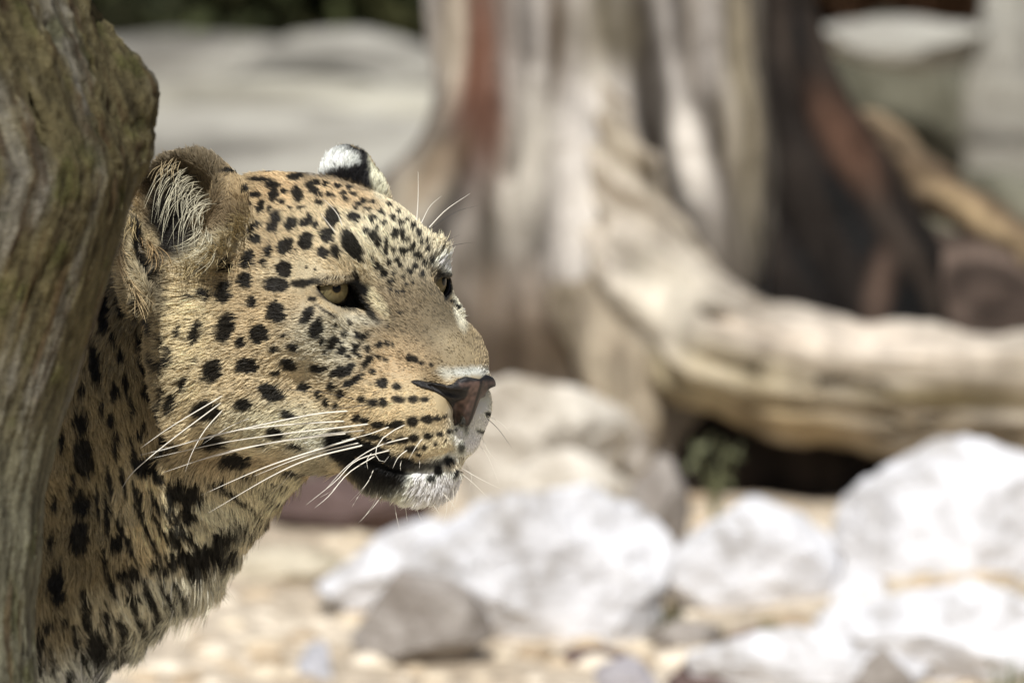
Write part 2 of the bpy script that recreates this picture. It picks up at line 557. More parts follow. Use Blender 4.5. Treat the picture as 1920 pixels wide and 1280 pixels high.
# broad coat colour areas: x y rx ry tilt colour softness alpha
AREAS = [
    (470, 400, 200, 110, 0, TAN, .8, 1), (640, 430, 110, 70, 25, C8(214, 184, 136), .8, .8),
    (745, 450, 100, 84, 30, C8(220, 200, 164), .6, .85), (470, 345, 150, 40, 0, C8(212, 166, 104), .6, .9),
    (560, 510, 70, 30, 0, C8(218, 190, 146), .7, .7), (350, 660, 60, 150, 0, C8(224, 196, 144), .7, .9),
    (460, 720, 160, 90, 0, C8(214, 184, 138), .7, .7), (620, 640, 80, 60, 10, GREYW, .7, .9),
    (520, 800, 130, 45, 0, C8(216, 198, 162), .7, .9), (590, 830, 40, 30, 0, C8(220, 210, 190), .6, .8),
    (800, 600, 95, 95, 30, C8(112, 92, 62), .6, 1), (740, 600, 60, 80, 0, C8(144, 116, 76), .6, .7), (862, 668, 60, 40, 40, C8(172, 144, 102), .6, .9),
    (790, 660, 40, 22, 10, C8(150, 120, 80), .7, .6), (745, 690, 60, 50, 0, C8(208, 168, 116), .7, .9),
    (760, 770, 120, 50, 5, C8(216, 180, 124), .6, 1), (800, 830, 90, 30, 0, C8(222, 192, 144), .6, 1),
    (884, 696, 46, 8, -2, C8(226, 224, 222), .8, .85), (866, 768, 8, 36, -28, C8(234, 230, 224), .6, .85), (836, 700, 14, 9, 40, C8(225, 215, 200), .8, .7), (868, 790, 22, 44, 5, C8(238, 232, 222), .8, .9), (902, 805, 30, 74, 0, C8(240, 232, 218), .6, 1), (870, 815, 18, 44, 0, C8(240, 234, 222), .6, 1), (740, 845, 60, 8, 0, C8(216, 186, 136), .6, .7),
    (830, 862, 50, 10, -18, WHITE, .5, .8), (704, 562, 11, 38, -38, C8(216, 192, 144), .6, .9), (612, 572, 26, 5, 36, C8(206, 172, 120), .5, 1),
    (680, 600, 34, 11, 10, C8(196, 184, 164), .7, .5), (640, 560, 40, 26, 10, C8(206, 178, 138), .4, .5),
    (800, 925, 110, 52, -5, WHITE, .4, 1), (720, 915, 50, 26, 25, C8(226, 214, 190), .5, .9),
    (838, 497, 30, 16, 20, C8(240, 232, 216), .5, 1), (864, 572, 13, 44, -8, C8(224, 208, 180), .4, .95),
    (250, 640, 60, 180, -5, C8(134, 111, 70), .5, 1), (170, 800, 110, 260, 0, OCHRE, .5, 1), (130, 1020, 120, 200, 0, OCHRE, .5, 1),
    (300, 960, 90, 110, -20, C8(220, 190, 136), .6, .95), (400, 985, 60, 40, -20, C8(226, 210, 176), .6, .8), (450, 930, 110, 50, -10, C8(212, 190, 150), .7, .9),
    (420, 960, 60, 26, 20, C8(222, 206, 174), .6, .9), (300, 1130, 90, 60, -30, C8(224, 212, 190), .5, .9), (220, 1150, 90, 50, 0, C8(216, 196, 160), .6, .7),
    (170, 1270, 130, 50, 0, C8(232, 226, 216), .6, 1), (90, 1150, 60, 90, 0, OCHRE, .5, .8),
    (545, 905, 90, 34, -25, C8(214, 196, 158), .6, .85), (420, 1060, 60, 26, -30, C8(226, 216, 196), .5, .7),
    # ears; the near one's shading and dark inside are put into its colour
    (365, 330, 120, 80, 20, C8(112, 92, 64), .4, 1), (415, 410, 50, 60, 25, C8(134, 106, 68), .5, .9), (450, 350, 40, 30, 40, C8(200, 160, 100), .6, .6),
    (318, 400, 46, 90, 10, C8(30, 25, 22), .35, 1), (290, 345, 30, 30, 0, C8(60, 48, 36), .5, .8), (350, 460, 40, 34, 0, C8(40, 34, 28), .5, .9),
    (400, 470, 70, 30, -32, C8(200, 178, 138), .6, .8), (246, 470, 30, 90, -10, C8(196, 172, 132), .5, 1), (262, 455, 11, 50, -14, C8(26, 22, 20), .4, 1), (284, 455, 14, 26, -6, C8(190, 160, 112), .5, .9), (296, 530, 20, 60, -8, C8(92, 80, 62), .5, .8),
    (645, 315, 90, 60, 0, C8(28, 24, 26), .2, 1), (618, 302, 38, 17, -32, C8(214, 208, 206), .4, 1), (652, 300, 20, 14, 0, C8(236, 230, 226), .4, .8), (708, 335, 13, 54, -12, C8(210, 198, 168), .4, 1),
    (640, 366, 85, 22, 15, C8(206, 166, 112), .5, 1),
]
DARKS = [   # skin and solid black areas
    (688, 858, 74, 34, 20, BLACK, .22, 1), (700, 892, 60, 24, 22, BLACK, .3, .95), (642, 834, 36, 28, 24, BLACK, .22, 1), (730, 888, 40, 18, 20, BLACK, .3, .95), (612, 584, 28, 2.5, 36, C8(40, 30, 24), .5, .9), (700, 880, 44, 20, 20, BLACK, .3, 1), (745, 868, 40, 12, 0, BLACK, .3, 1),
    (795, 872, 50, 9, -8, C8(40, 36, 34), .4, .9), (866, 838, 7, 12, 0, BLACK, .4, .9), (590, 528, 14, 7, 0, BLACK, .4, .9),
    (666, 548, 28, 26, 30, BLACK, .3, 1), (690, 578, 8, 34, -38, BLACK, .35, .95), (632, 567, 44, 6, 24, BLACK, .4, .85), (672, 572, 26, 6, 8, BLACK, .4, .8),
    (632, 521, 34, 3, -3, BLACK, .4, .7), (826, 528, 9, 22, -10, BLACK, .4, .9), (838, 516, 16, 5, 5, BLACK, .4, .8), (876, 796, 5, 16, 10, C8(60, 50, 48), .5, .8), (866, 788, 9, 13, 0, C8(34, 28, 27), .4, .95), (590, 880, 30, 16, -15, C8(120, 105, 84), .6, .6),
]


def blob_w(x, y, b, soft, jit):
    cx, cy, rx, ry, an = b[:5]
    R = max(rx, ry) * (1.25 + soft)
    m = np.nonzero((np.abs(x - cx) < R) & (np.abs(y - cy) < R))[0]
    if len(m) == 0:
        return m, None
    a = math.radians(an)
    dx, dy = x[m] - cx, y[m] - cy
    u = dx * math.cos(a) + dy * math.sin(a)
    v = dx * math.sin(a) - dy * math.cos(a)
    r = np.sqrt((u / rx) ** 2 + (v / ry) ** 2) + jit[m]
    return m, 1 - sstep(1 - soft, 1 + soft, r)


def trunk_edge(y):
    return np.interp(y, [0, 60, 120, 190, 240, 320, 400, 490, 620, 720, 850, 1000, 1280], [165, 200, 250, 285, 292, 270, 240, 200, 150, 110, 80, 65, 58])


def coat(P, N, H):
    """coat colour at world points P with normals N (H: the same points in the head frame)"""
    x, y, d = proj(P)
    n = len(P)
    face = N @ (-CF)
    seen = (face > -0.05) & (x > trunk_edge(y) - 14) & (y < 1330)
    H = H.copy()
    n1, n2 = vnoise(H / 11.0, 3), vnoise(H / 11.0, 9)
    fine = vnoise(H / 3.5, 5)
    x = x + 1.8 * n1 + 0.9 * fine
    y = y + 1.8 * n2
    C = np.tile(TAN, (n, 1))
    # everything the photograph does not show: tan back and flanks, pale belly and inner legs
    low = sstep(-560, -760, H[:, 2]) * (1 - sstep(-900, -1150, H[:, 2])) * (H[:, 1] < -600)
    C = C * (1 - low[:, None]) + WHITE * 0.9 * low[:, None]
    jit = 0.10 * n1
    for b in AREAS:
        m, w = blob_w(x, y, b, b[6], jit)
        if len(m) == 0:
            continue
        w = w * b[7] * seen[m]
        C[m] = C[m] * (1 - w[:, None]) + b[5] * w[:, None]
    # tonal mottling of the coat
    C *= (1 + 0.10 * vnoise(H / 40.0, 21) + 0.08 * fine)[:, None]
    K = np.zeros(n)
    for b in SP:
        m, w = blob_w(x, y, b, min(0.36, 2.2 / min(b[2], b[3])), 0.13 * n1 + 0.08 * fine)
        if len(m):
            K[m] = np.maximum(K[m], w * seen[m])
    C = C * (1 - 0.97 * K[:, None]) + BLACK * 0.97 * K[:, None]
    for b in DARKS:
        m, w = blob_w(x, y, b, b[6], jit)
        if len(m):
            w = w * b[7] * seen[m]
            C[m] = C[m] * (1 - w[:, None]) + b[5] * w[:, None]
    # free spots and rosettes elsewhere
    hid = np.nonzero(~seen)[0]
    if len(hid):
        Q = H[hid]
        sz = np.where(Q[:, 1] < -900, 96.0, 52.0)
        for cell in (52.0, 96.0):
            mk = np.nonzero(sz == cell)[0]
            if len(mk) == 0:
                continue
            q = Q[mk] / cell
            base = np.floor(q).astype(np.int64)
            best = np.full(len(mk), 9.0)
            for dx in (-1, 0, 1):
                for dy in (-1, 0, 1):
                    for dz in (-1, 0, 1):
                        c = base + np.array([dx, dy, dz])
                        j = np.stack([_hash3(c[:, 0], c[:, 1], c[:, 2], sd) for sd in (41, 42, 43)], 1)
                        best = np.minimum(best, np.linalg.norm(q - c - 0.15 - 0.7 * j, axis=1))
            best = best + 0.05 * n1[hid[mk]]
            if cell < 60:
                k = 1 - sstep(0.24, 0.32, best)
            else:
                k = sstep(0.16, 0.20, best) * (1 - sstep(0.30, 0.36, best)) * (vnoise(Q[mk] / 30.0, 77) > -0.35)
            C[hid[mk]] = C[hid[mk]] * (1 - k[:, None]) + BLACK * k[:, None]
    lum = (C @ np.array([0.25, 0.65, 0.10]))[:, None]
    C = (lum * 0.32 + C * 0.68) * np.array([0.98, 1.05, 1.00]) * (1 + 0.24 * (1 - K[:, None]))
    return np.clip(C, 0.004, 0.95), K

# ---------------------------------------------------------------- leopard: meshes, eyes, nose
LEO = thing('leopard', 'tan leopard with black spots standing behind the mossy trunk, looking right', 'leopard')
leo_floor = H2W((0, -1700, 0))
LEO.location = (leo_floor[0], leo_floor[1], 0)
bpy.context.view_layer.update()
LINV = LEO.matrix_world.inverted()


def child(name, data, mat=None, parent=None, **kw):
    o = link(name, data, parent or LEO, mat, **kw)
    o.matrix_parent_inverse = LINV
    return o


HN = vnormals(bV, bQ)
if HN[np.argmax(bV[:, 1])][1] < 0:
    HN = -HN
# folds of loose skin down the neck, soft unevenness elsewhere
_x, _y, _d = proj(H2W(bV))
_u, _v = _x * math.cos(0.38) - _y * math.sin(0.38), _x * math.sin(0.38) + _y * math.cos(0.38)
_nk = sstep(-380, -470, bV[:, 1] + 0.25 * (bV[:, 2] + 300)) * sstep(640, 900, _y) * (bV[:, 1] > -1300)
_rd = vnoise(np.c_[_u / 24, _v / 230, bV[:, 0] / 300], 91)
_nk = _nk * (0.25 + 0.75 * sstep(60, 170, np.abs(bV[:, 0])))
bV = bV + HN * (_nk * 18 * (np.abs(_rd) * 2 - 0.6) + _nk * 5 * vnoise(bV / 30, 92) + 2.5 * vnoise(bV / 38, 93) * (np.abs(bV[:, 1] - 40) > 130))[:, None]
HN = vnormals(bV, bQ)
if HN[np.argmax(bV[:, 1])][1] < 0:
    HN = -HN
bW = H2W(bV)
bN = HN @ HB
vc, _ = coat(bW, bN, bV)
for s in (1, -1):
    _k = sstep(57, 52, np.linalg.norm(bV - EYE_C[s], axis=1))[:, None]
    vc = vc * (1 - _k) + C8(22, 18, 16) * _k
me = poly_mesh('body', bW, bQ)
color_attr(me, 'coat', vc * 0.62)
M = Mat('leopard_skin', 0.7, 0.2)
at_ = M.n('ShaderNodeAttribute', _attribute_name='coat')
M.l(at_.outputs['Color'], M.b.inputs['Base Color'])
body = child('body', me, M.m)

# nose pad
nV, nQ = build_nose()
nW = H2W(nV)
me = poly_mesh('nose', nW, nQ)
x_, y_, _d = proj(nW)
ax_ = np.abs(nV[:, 0]) + 2 * vnoise(nV / 6, 8)
pz = nV[:, 2] + 3 * vnoise(nV / 7, 2)
pinkness = np.maximum(sstep(27, 20, ax_) * sstep(-152, -158, pz), 0.8 * sstep(50, 42, ax_) * sstep(-151, -155, pz) * sstep(-165, -160, pz)) * sstep(1.5, 5, np.abs(nV[:, 0]))
hole = np.min([np.hypot(ax_ - 38 - 3 * t, pz + 184 - 3 * t) for t in (0, 2, 4, 6)], axis=0)
pinkness *= np.maximum(sstep(9, 13, hole), ax_ < 15) * (1 - 0.65 * sstep(-192, -222, pz)) * (0.55 + 0.45 * (nV[:, 0] > 0))
pinkness = np.clip(pinkness * (0.7 + 0.5 * vnoise(nV / 8, 12)), 0, 1)
pink, dk = C8(116, 92, 82), C8(17, 14, 14)
k = (1 - pinkness)[:, None]
color_attr(me, 'coat', pink * (1 - k) + dk * k)
M = Mat('nose_leather', 0.42, 0.5)
at_ = M.n('ShaderNodeAttribute', _attribute_name='coat')
M.l(at_.outputs['Color'], M.b.inputs['Base Color'])
nz = M.n('ShaderNodeTexVoronoi', Scale=900.0)
bp = M.n('ShaderNodeBump', Strength=0.35, Distance=0.0006)
M.l(nz.outputs['Distance'], bp.inputs['Height'])
M.l(bp.outputs[0], M.b.inputs['Normal'])
child('nose', me, M.m)


def uv_sphere(r, nu=64, nv=48):
    """sphere with its pole along +z"""
    V = [(0, 0, r)]
    for i in range(1, nv):
        t = math.pi * i / nv
        for j in range(nu):
            p = 2 * math.pi * j / nu
            V.append((r * math.sin(t) * math.cos(p), r * math.sin(t) * math.sin(p), r * math.cos(t)))
    V.append((0, 0, -r))
    F = []
    for j in range(nu):
        F.append((0, 1 + j, 1 + (j + 1) % nu))
    for i in range(nv - 2):
        a, b = 1 + i * nu, 1 + (i + 1) * nu
        for j in range(nu):
            F.append((a + j, b + j, b + (j + 1) % nu, a + (j + 1) % nu))
    a = 1 + (nv - 2) * nu
    for j in range(nu):
        F.append((a + j, len(V) - 1, a + (j + 1) % nu))
    return np.array(V), F


def py_mesh(name, V, F, smooth=True):
    m_ = bpy.data.meshes.new(name)
    m_.from_pydata([tuple(v) for v in V], [], F)
    if smooth:
        m_.polygons.foreach_set('use_smooth', [True] * len(F))
    m_.update()
    return m_


eyeM = Mat('eye_ball', 0.3, 0.12)
ia = eyeM.n('ShaderNodeAttribute', _attribute_name='coat')
eyeM.l(ia.outputs['Color'], eyeM.b.inputs['Base Color'])
eyeM.b.inputs['Coat Weight'].default_value = 0.14
eyeM.b.inputs['Coat Roughness'].default_value = 0.03
sv, sf = uv_sphere(EYE_R, 96, 72)
GAZE = {1: unit((0.32, 0.92, 0.10)), -1: unit((-0.30, 0.94, 0.10))}
for s in (1, -1):
    g = GAZE[s]
    up = unit(np.array([0, 0, 1.0]) - g * g[2])
    la = np.cross(up, g)
    B = np.stack([la, up, g])
    P = sv.copy()
    ang = np.degrees(np.arctan2(np.hypot(P[:, 0], P[:, 1]), P[:, 2]))
    th = np.arctan2(P[:, 1], P[:, 0])
    col = np.tile(C8(112, 102, 72), (len(P), 1)) * (1 + 0.22 * vnoise(np.c_[np.cos(th) * 9, np.sin(th) * 9, ang / 16], 4) + 0.08 * vnoise(np.c_[np.cos(th) * 30, np.sin(th) * 30, ang / 9], 6))[:, None]
    inner = (1 - sstep(9, 26, ang))[:, None]
    col = col * (1 - inner * 0.5) + C8(118, 96, 56) * inner * 0.5
    rim = sstep(38, 44, ang)[:, None]
    col = col * (1 - rim) + C8(24, 18, 14) * rim
    pu = (1 - sstep(10.5, 13.0, ang))[:, None]
    col = col * (1 - pu) + C8(6, 6, 7) * pu
    # the cornea bulges over the iris
    P = P * (1 + 0.05 * (1 - sstep(0, 42, ang)))[:, None]
    me = py_mesh('eye', H2W(EYE_C[s] + P @ B), sf)
    color_attr(me, 'coat', col)
    child('eye', me, eyeM.m)

lidM = Mat('lid_skin', 0.45, 0.4)
lidM.b.inputs['Base Color'].default_value = (0.012, 0.010, 0.009, 1)
ALMOND = [(-38, 9), (-22, 11), (0, 10), (18, 14), (32, 11), (44, -2), (66, -36), (60, -40), (44, -35), (22, -33), (2, -29), (-18, -17), (-30, -4)]
LIDS = []
for s in (1, -1):
    la, up, g = EYE_B[s]
    lower = [(-40, 8), (-31, -5), (-19, -18), (2, -30.5), (22, -34)]
    pth = []
    for u_, v_ in lower:
        w_ = math.sqrt(max((EYE_R + 7.0) ** 2 - u_ * u_ - v_ * v_, 60.0))
        pth.append(EYE_C[s] + la * u_ + up * v_ + g * w_)
    LIDS.append((s, pth))
# ---------------------------------------------------------------- fur
rng = np.random.default_rng(7)


def tri_sample(V, N, Q, dens, count):
    T = np.concatenate([Q[:, [0, 1, 2]], Q[:, [0, 2, 3]]])
    A = 0.5 * np.linalg.norm(np.cross(V[T[:, 1]] - V[T[:, 0]], V[T[:, 2]] - V[T[:, 0]]), axis=1)
    w = A * dens[T].mean(1)
    cdf = np.cumsum(w)
    idx = np.searchsorted(cdf, rng.random(count) * cdf[-1])
    idx = np.clip(idx, 0, len(T) - 1)
    u, v = rng.random(count), rng.random(count)
    f = u + v > 1
    u[f], v[f] = 1 - u[f], 1 - v[f]
    t = T[idx]
    b = np.stack([1 - u - v, u, v], 1)[:, :, None]
    return (V[t] * b).sum(1), (N[t] * b).sum(1)


def norm_(v):
    return v / np.maximum(np.linalg.norm(v, axis=1, keepdims=True), 1e-9)


TOCAM_H = unit((CP - HO) @ HB.T)
px_v, py_v, _ = proj(bW)
facing = HN @ TOCAM_H
inframe = (px_v > -60) & (px_v < 1000) & (py_v < 1340)
dens = np.where(facing > -0.25, 1.0, 0.12)
dens *= np.where(inframe, 1.0, 0.05)
dens *= np.where((px_v < trunk_edge(py_v) - 60), 0.12, 1.0)
dens[bV[:, 1] < -1300] *= 0.5
# bare skin: eyes, nose, lips
for s in (1, -1):
    dens[np.linalg.norm(bV - EYE_C[s], axis=1) < 51.5] = 0
dens *= np.where((np.hypot(bV[:, 0] / 66, (bV[:, 2] + 185) / 40) < 1) & (bV[:, 1] > 192), 0, 1)


def flow_dir(H, N):
    """lie of the fur"""
    r = norm_(H - np.array([0, 265, -150.0]))
    # chin and throat hair hangs down and back
    chin = sstep(-285, -335, H[:, 2]) * (H[:, 1] > -150)
    r = r * (1 - chin[:, None]) + chin[:, None] * norm_(np.stack([H[:, 0] * 0.004, np.full(len(H), -0.35), np.full(len(H), -1.0)], 1))
    # cheeks sweep back and downwards
    ck = sstep(120, 200, np.abs(H[:, 0])) * (H[:, 2] < 60)
    r[:, 2] -= 0.35 * ck
    # neck: down and towards the throat
    nk = np.maximum(sstep(-400, -470, H[:, 1]), sstep(-300, -420, H[:, 2]) * (H[:, 1] < -150))
    dn = np.stack([-0.25 * np.sign(H[:, 0]) * sstep(0, 120, np.abs(H[:, 0])), np.full(len(H), 0.15), np.full(len(H), -1.0)], 1)
    r = r * (1 - nk[:, None]) + dn * nk[:, None]
    bk = sstep(-900, -1100, H[:, 1])
    r = r * (1 - bk[:, None]) + np.array([0, -0.8, -0.6]) * bk[:, None]
    # ears: outward from the base
    for s, c in ((1, np.array([170, -300, 60.0])), (-1, np.array([-180, -300, 80.0]))):
        w = sstep(120, 90, np.linalg.norm(H - np.array([s * 212, -322, 140.0 + (16 if s < 0 else 0)]), axis=1))
        r = r * (1 - w[:, None]) + norm_(H - c) * w[:, None]
    t = r - (r * N).sum(1)[:, None] * N
    return norm_(t)


def fur(name, V, N, Q, dens, count, len_fn, rad, parent, mat, lift=0.32, curl=0.5, clump=0, nk=4, colmul=1.0, colfn=None):
    H, NN = tri_sample(V, N, Q, dens, count)
    NN = norm_(NN)
    Wp = H2W(H)
    NW = NN @ HB
    fl = flow_dir(H, NN)
    # wavering lie
    side = np.cross(NN, fl)
    wob = 0.30 * vnoise(H / 28.0, 50) + 0.22 * vnoise(H / 9.0, 51) + rng.normal(0, 0.16, len(H))
    fl = norm_(fl + side * wob[:, None])
    L = len_fn(H, NN) * (0.6 + 0.55 * rng.random(len(H)))
    guard = rng.random(len(H)) < 0.07
    L = np.where(guard & (H[:, 1] < 60), L * 1.55, L)
    mid = H + fl * (0.42 * L)[:, None]
    C, K = coat(H2W(mid), NW, mid)
    C = C * np.where(guard, 1.18, 1.0)[:, None]
    bush_ = np.maximum(sstep(-290, -340, H[:, 2]) * (H[:, 1] > -150) * sstep(-0.3, -0.8, NN[:, 2]) * 0.7, sstep(-380, -460, H[:, 1] + 0.6 * (H[:, 2] + 300)) * sstep(170, 60, np.abs(H[:, 0])) * (H[:, 2] < -260) * (H[:, 1] < -60))
    li = lift * (1 + 0.7 * bush_) * (1 + 0.45 * vnoise(H / 16.0, 60) + rng.normal(0, 0.25, len(H)))
    li = np.clip(li, 0.04, 1.4)
    pts = np.empty((len(H), nk, 3))
    pts[:, 0] = H - NN * 1.5
    cur = pts[:, 0].copy()
    seg = (L / (nk - 1))[:, None]
    for i in range(1, nk):
        a = li * (1 - curl * (i - 1) / (nk - 1))
        dirn = norm_(fl * np.cos(a)[:, None] + NN * np.sin(a)[:, None])
        dirn = norm_(dirn + rng.normal(0, 0.07, (len(H), 3)))
        cur = cur + dirn * seg
        pts[:, i] = cur
    if clump > 0:
        nc = max(8, int(len(H) / clump))
        bigp = sstep(-420, -520, H[:, 1] + 0.4 * (H[:, 2] + 300))
        pr = 1.0 / (1 + 1.6 * bigp)
        ci = rng.choice(len(H), nc, replace=False, p=pr / pr.sum())
        kd = kdtree.KDTree(nc)
        for j, q in enumerate(H[ci]):
            kd.insert(q, j)
        kd.balance()
        near = np.fromiter((kd.find(q)[1] for q in H), np.int64, len(H))
        cen = pts[ci][near]
        same = (NN * NN[ci][near]).sum(1) > 0.5
        big = sstep(-420, -520, H[:, 1] + 0.4 * (H[:, 2] + 300))
        amt = ((0.60 + 0.04 * big) * same * np.clip(L / 22.0, 0.25, 1))[:, None]
        for i in range(1, nk):
            f = (i / (nk - 1)) ** 1.1 * amt
            tgt = cen[:, i] + (H - H[ci][near]) * 0.15
            pts[:, i] = pts[:, i] * (1 - f) + tgt * f
    wp = H2W(pts.reshape(-1, 3)).astype(np.float32)
    hc = bpy.data.hair_curves.new(name)
    hc.add_curves([nk] * len(H))
    hc.position_data.foreach_set('vector', wp.ravel())
    ra = hc.attributes.get('radius') or hc.attributes.new('radius', 'FLOAT', 'POINT')
    prof = np.array([1.0, 0.95, 0.7, 0.12] if nk == 4 else list(1 - 0.9 * (np.arange(nk) / (nk - 1)) ** 1.5))
    rr = (rad * PX * (0.8 + 0.4 * rng.random(len(H))))[:, None] * prof[None]
    ra.data.foreach_set('value', rr.astype(np.float32).ravel())
    ca = hc.attributes.new('coat', 'FLOAT_COLOR', 'CURVE')
    C = C * colmul * (0.72 + 0.5 * rng.random(len(H)))[:, None]
    gz = sstep(10, 70, H[:, 1]) * (H[:, 2] > -140) * (np.abs(H[:, 0]) < 85)
    pale = sstep(-290, -320, H[:, 2]) * (H[:, 1] > -100)
    C = C * np.where(rng.random(len(H)) < (0.14 + 0.26 * gz) * (1 - 0.8 * pale), 0.36, 1.0)[:, None]
    ca.data.foreach_set('color', np.c_[np.clip(C, 0, 0.96), np.ones(len(H))].astype(np.float32).ravel())
    o = child(name, hc, mat, parent)
    o['kind'] = 'stuff'
    return o


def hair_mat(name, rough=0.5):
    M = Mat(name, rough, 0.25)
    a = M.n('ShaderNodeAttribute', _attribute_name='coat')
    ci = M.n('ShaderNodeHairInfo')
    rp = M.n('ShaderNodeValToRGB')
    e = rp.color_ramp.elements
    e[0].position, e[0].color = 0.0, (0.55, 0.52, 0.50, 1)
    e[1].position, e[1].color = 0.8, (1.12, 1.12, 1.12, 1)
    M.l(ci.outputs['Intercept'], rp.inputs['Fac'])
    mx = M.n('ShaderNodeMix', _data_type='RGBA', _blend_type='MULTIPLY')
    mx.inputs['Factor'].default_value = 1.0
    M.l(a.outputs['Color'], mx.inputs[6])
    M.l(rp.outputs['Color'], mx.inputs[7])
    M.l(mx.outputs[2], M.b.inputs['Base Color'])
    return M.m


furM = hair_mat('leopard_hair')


def len_main(H, N):
    x, y, z = H[:, 0], H[:, 1], H[:, 2]
    L = np.full(len(H), 17.0)
    nose = sstep(40, 190, y) * (z > -300)
    L = L * (1 - nose) + 9.0 * nose
    lid = np.minimum(np.linalg.norm(H - EYE_C[1], axis=1), np.linalg.norm(H - EYE_C[-1], axis=1))
    L *= 0.35 + 0.65 * sstep(50, 95, lid)
    ck = sstep(-100, -300, y) * sstep(60, -60, z)
    L += 14 * ck
    chin = sstep(-300, -350, z) * (y > -120)
    Lc = 13 + 22 * sstep(-335, -365, z)
    L = L * (1 - chin) + Lc * chin
    th = sstep(-230, -300, z) * sstep(0, -120, y)
    L = np.maximum(L, 34 * th)
    nk = np.maximum(sstep(-430, -520, y), sstep(-380, -460, z) * (y < -120))
    L = L * (1 - nk) + 30 * nk
    fr = nk * sstep(90, 0, np.abs(x)) * (z < -300)
    L += 42 * fr
    low = nk * sstep(-480, -640, z)
    L += 14 * low
    for s in (1, -1):
        w = sstep(125, 95, np.linalg.norm(H - np.array([s * 212, -322, 140.0 + (16 if s < 0 else 0)]), axis=1))
        L = L * (1 - w) + 15 * w
    brow = np.exp(-(((np.abs(x) - 125) / 45) ** 2 + ((y - 20) / 40) ** 2 + ((z - 55) / 26) ** 2))
    L += (16 + 14 * (x < 0)) * brow
    return L


NH = 400000 if not FAST_TEST else 90000
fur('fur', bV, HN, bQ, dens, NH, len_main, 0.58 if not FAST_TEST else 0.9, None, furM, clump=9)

# ---------------------------------------------------------------- whiskers, brow hairs, ear tufts
bvh = BVHTree.FromPolygons([Vector(v) for v in bW], [tuple(int(i) for i in q) for q in bQ], all_triangles=False)


def on_body(px, py):
    o = Vector(CP)
    d = Vector(at(px, py) - CP).normalized()
    hit = bvh.ray_cast(o, d)
    return None if hit[0] is None else (np.array(hit[0]) - CP) @ CF


def tube(path, radii, sides=5):
    path = np.asarray(path, float)
    n = len(path)
    tan = np.gradient(path, axis=0)
    tan /= np.linalg.norm(tan, axis=1, keepdims=True)
    V, F = [], []
    ref = np.array([0.1, -0.9, 0.3])
    for i in range(n):
        a = unit(np.cross(tan[i], ref))
        b = np.cross(tan[i], a)
        for j in range(sides):
            t = 2 * math.pi * j / sides
            V.append(path[i] + radii[i] * (a * math.cos(t) + b * math.sin(t)))
    for i in range(n - 1):
        for j in range(sides):
            F.append((i * sides + j, i * sides + (j + 1) % sides, (i + 1) * sides + (j + 1) % sides, (i + 1) * sides + j))
    F.append(tuple(range(sides)))
    F.append(tuple(range((n - 1) * sides, n * sides)))
    return V, F


def spline(P, n):
    """Catmull-Rom through P"""
    P = np.asarray(P, float)
    Q = np.vstack([2 * P[0] - P[1], P, 2 * P[-1] - P[-2]])
    out = []
    for t in np.linspace(0, len(P) - 1, n):
        i = min(int(t), len(P) - 2)
        f = t - i
        a, b, c, d = Q[i], Q[i + 1], Q[i + 2], Q[i + 3]
        out.append(0.5 * (2 * b + (c - a) * f + (2 * a - 5 * b + 4 * c - d) * f * f + (3 * b - a - 3 * c + d) * f ** 3))
    return np.array(out)


for s, pth in LIDS:
    pth = spline(pth, 26)
    V, F = tube(H2W(pth), np.interp(np.linspace(0, 1, 26), [0, .15, .8, 1], [1.5, 3.4, 3.6, 1.5]) * PX, 8)
    child('eyelid', py_mesh('eyelid', V, F), lidM.m)


whM = Mat('whisker_keratin', 0.35, 0.5)
whM.b.inputs['Base Color'].default_value = (0.80, 0.76, 0.66, 1)
whD = Mat('dark_whisker', 0.4, 0.5)
whD.b.inputs['Base Color'].default_value = (0.012, 0.010, 0.009, 1)
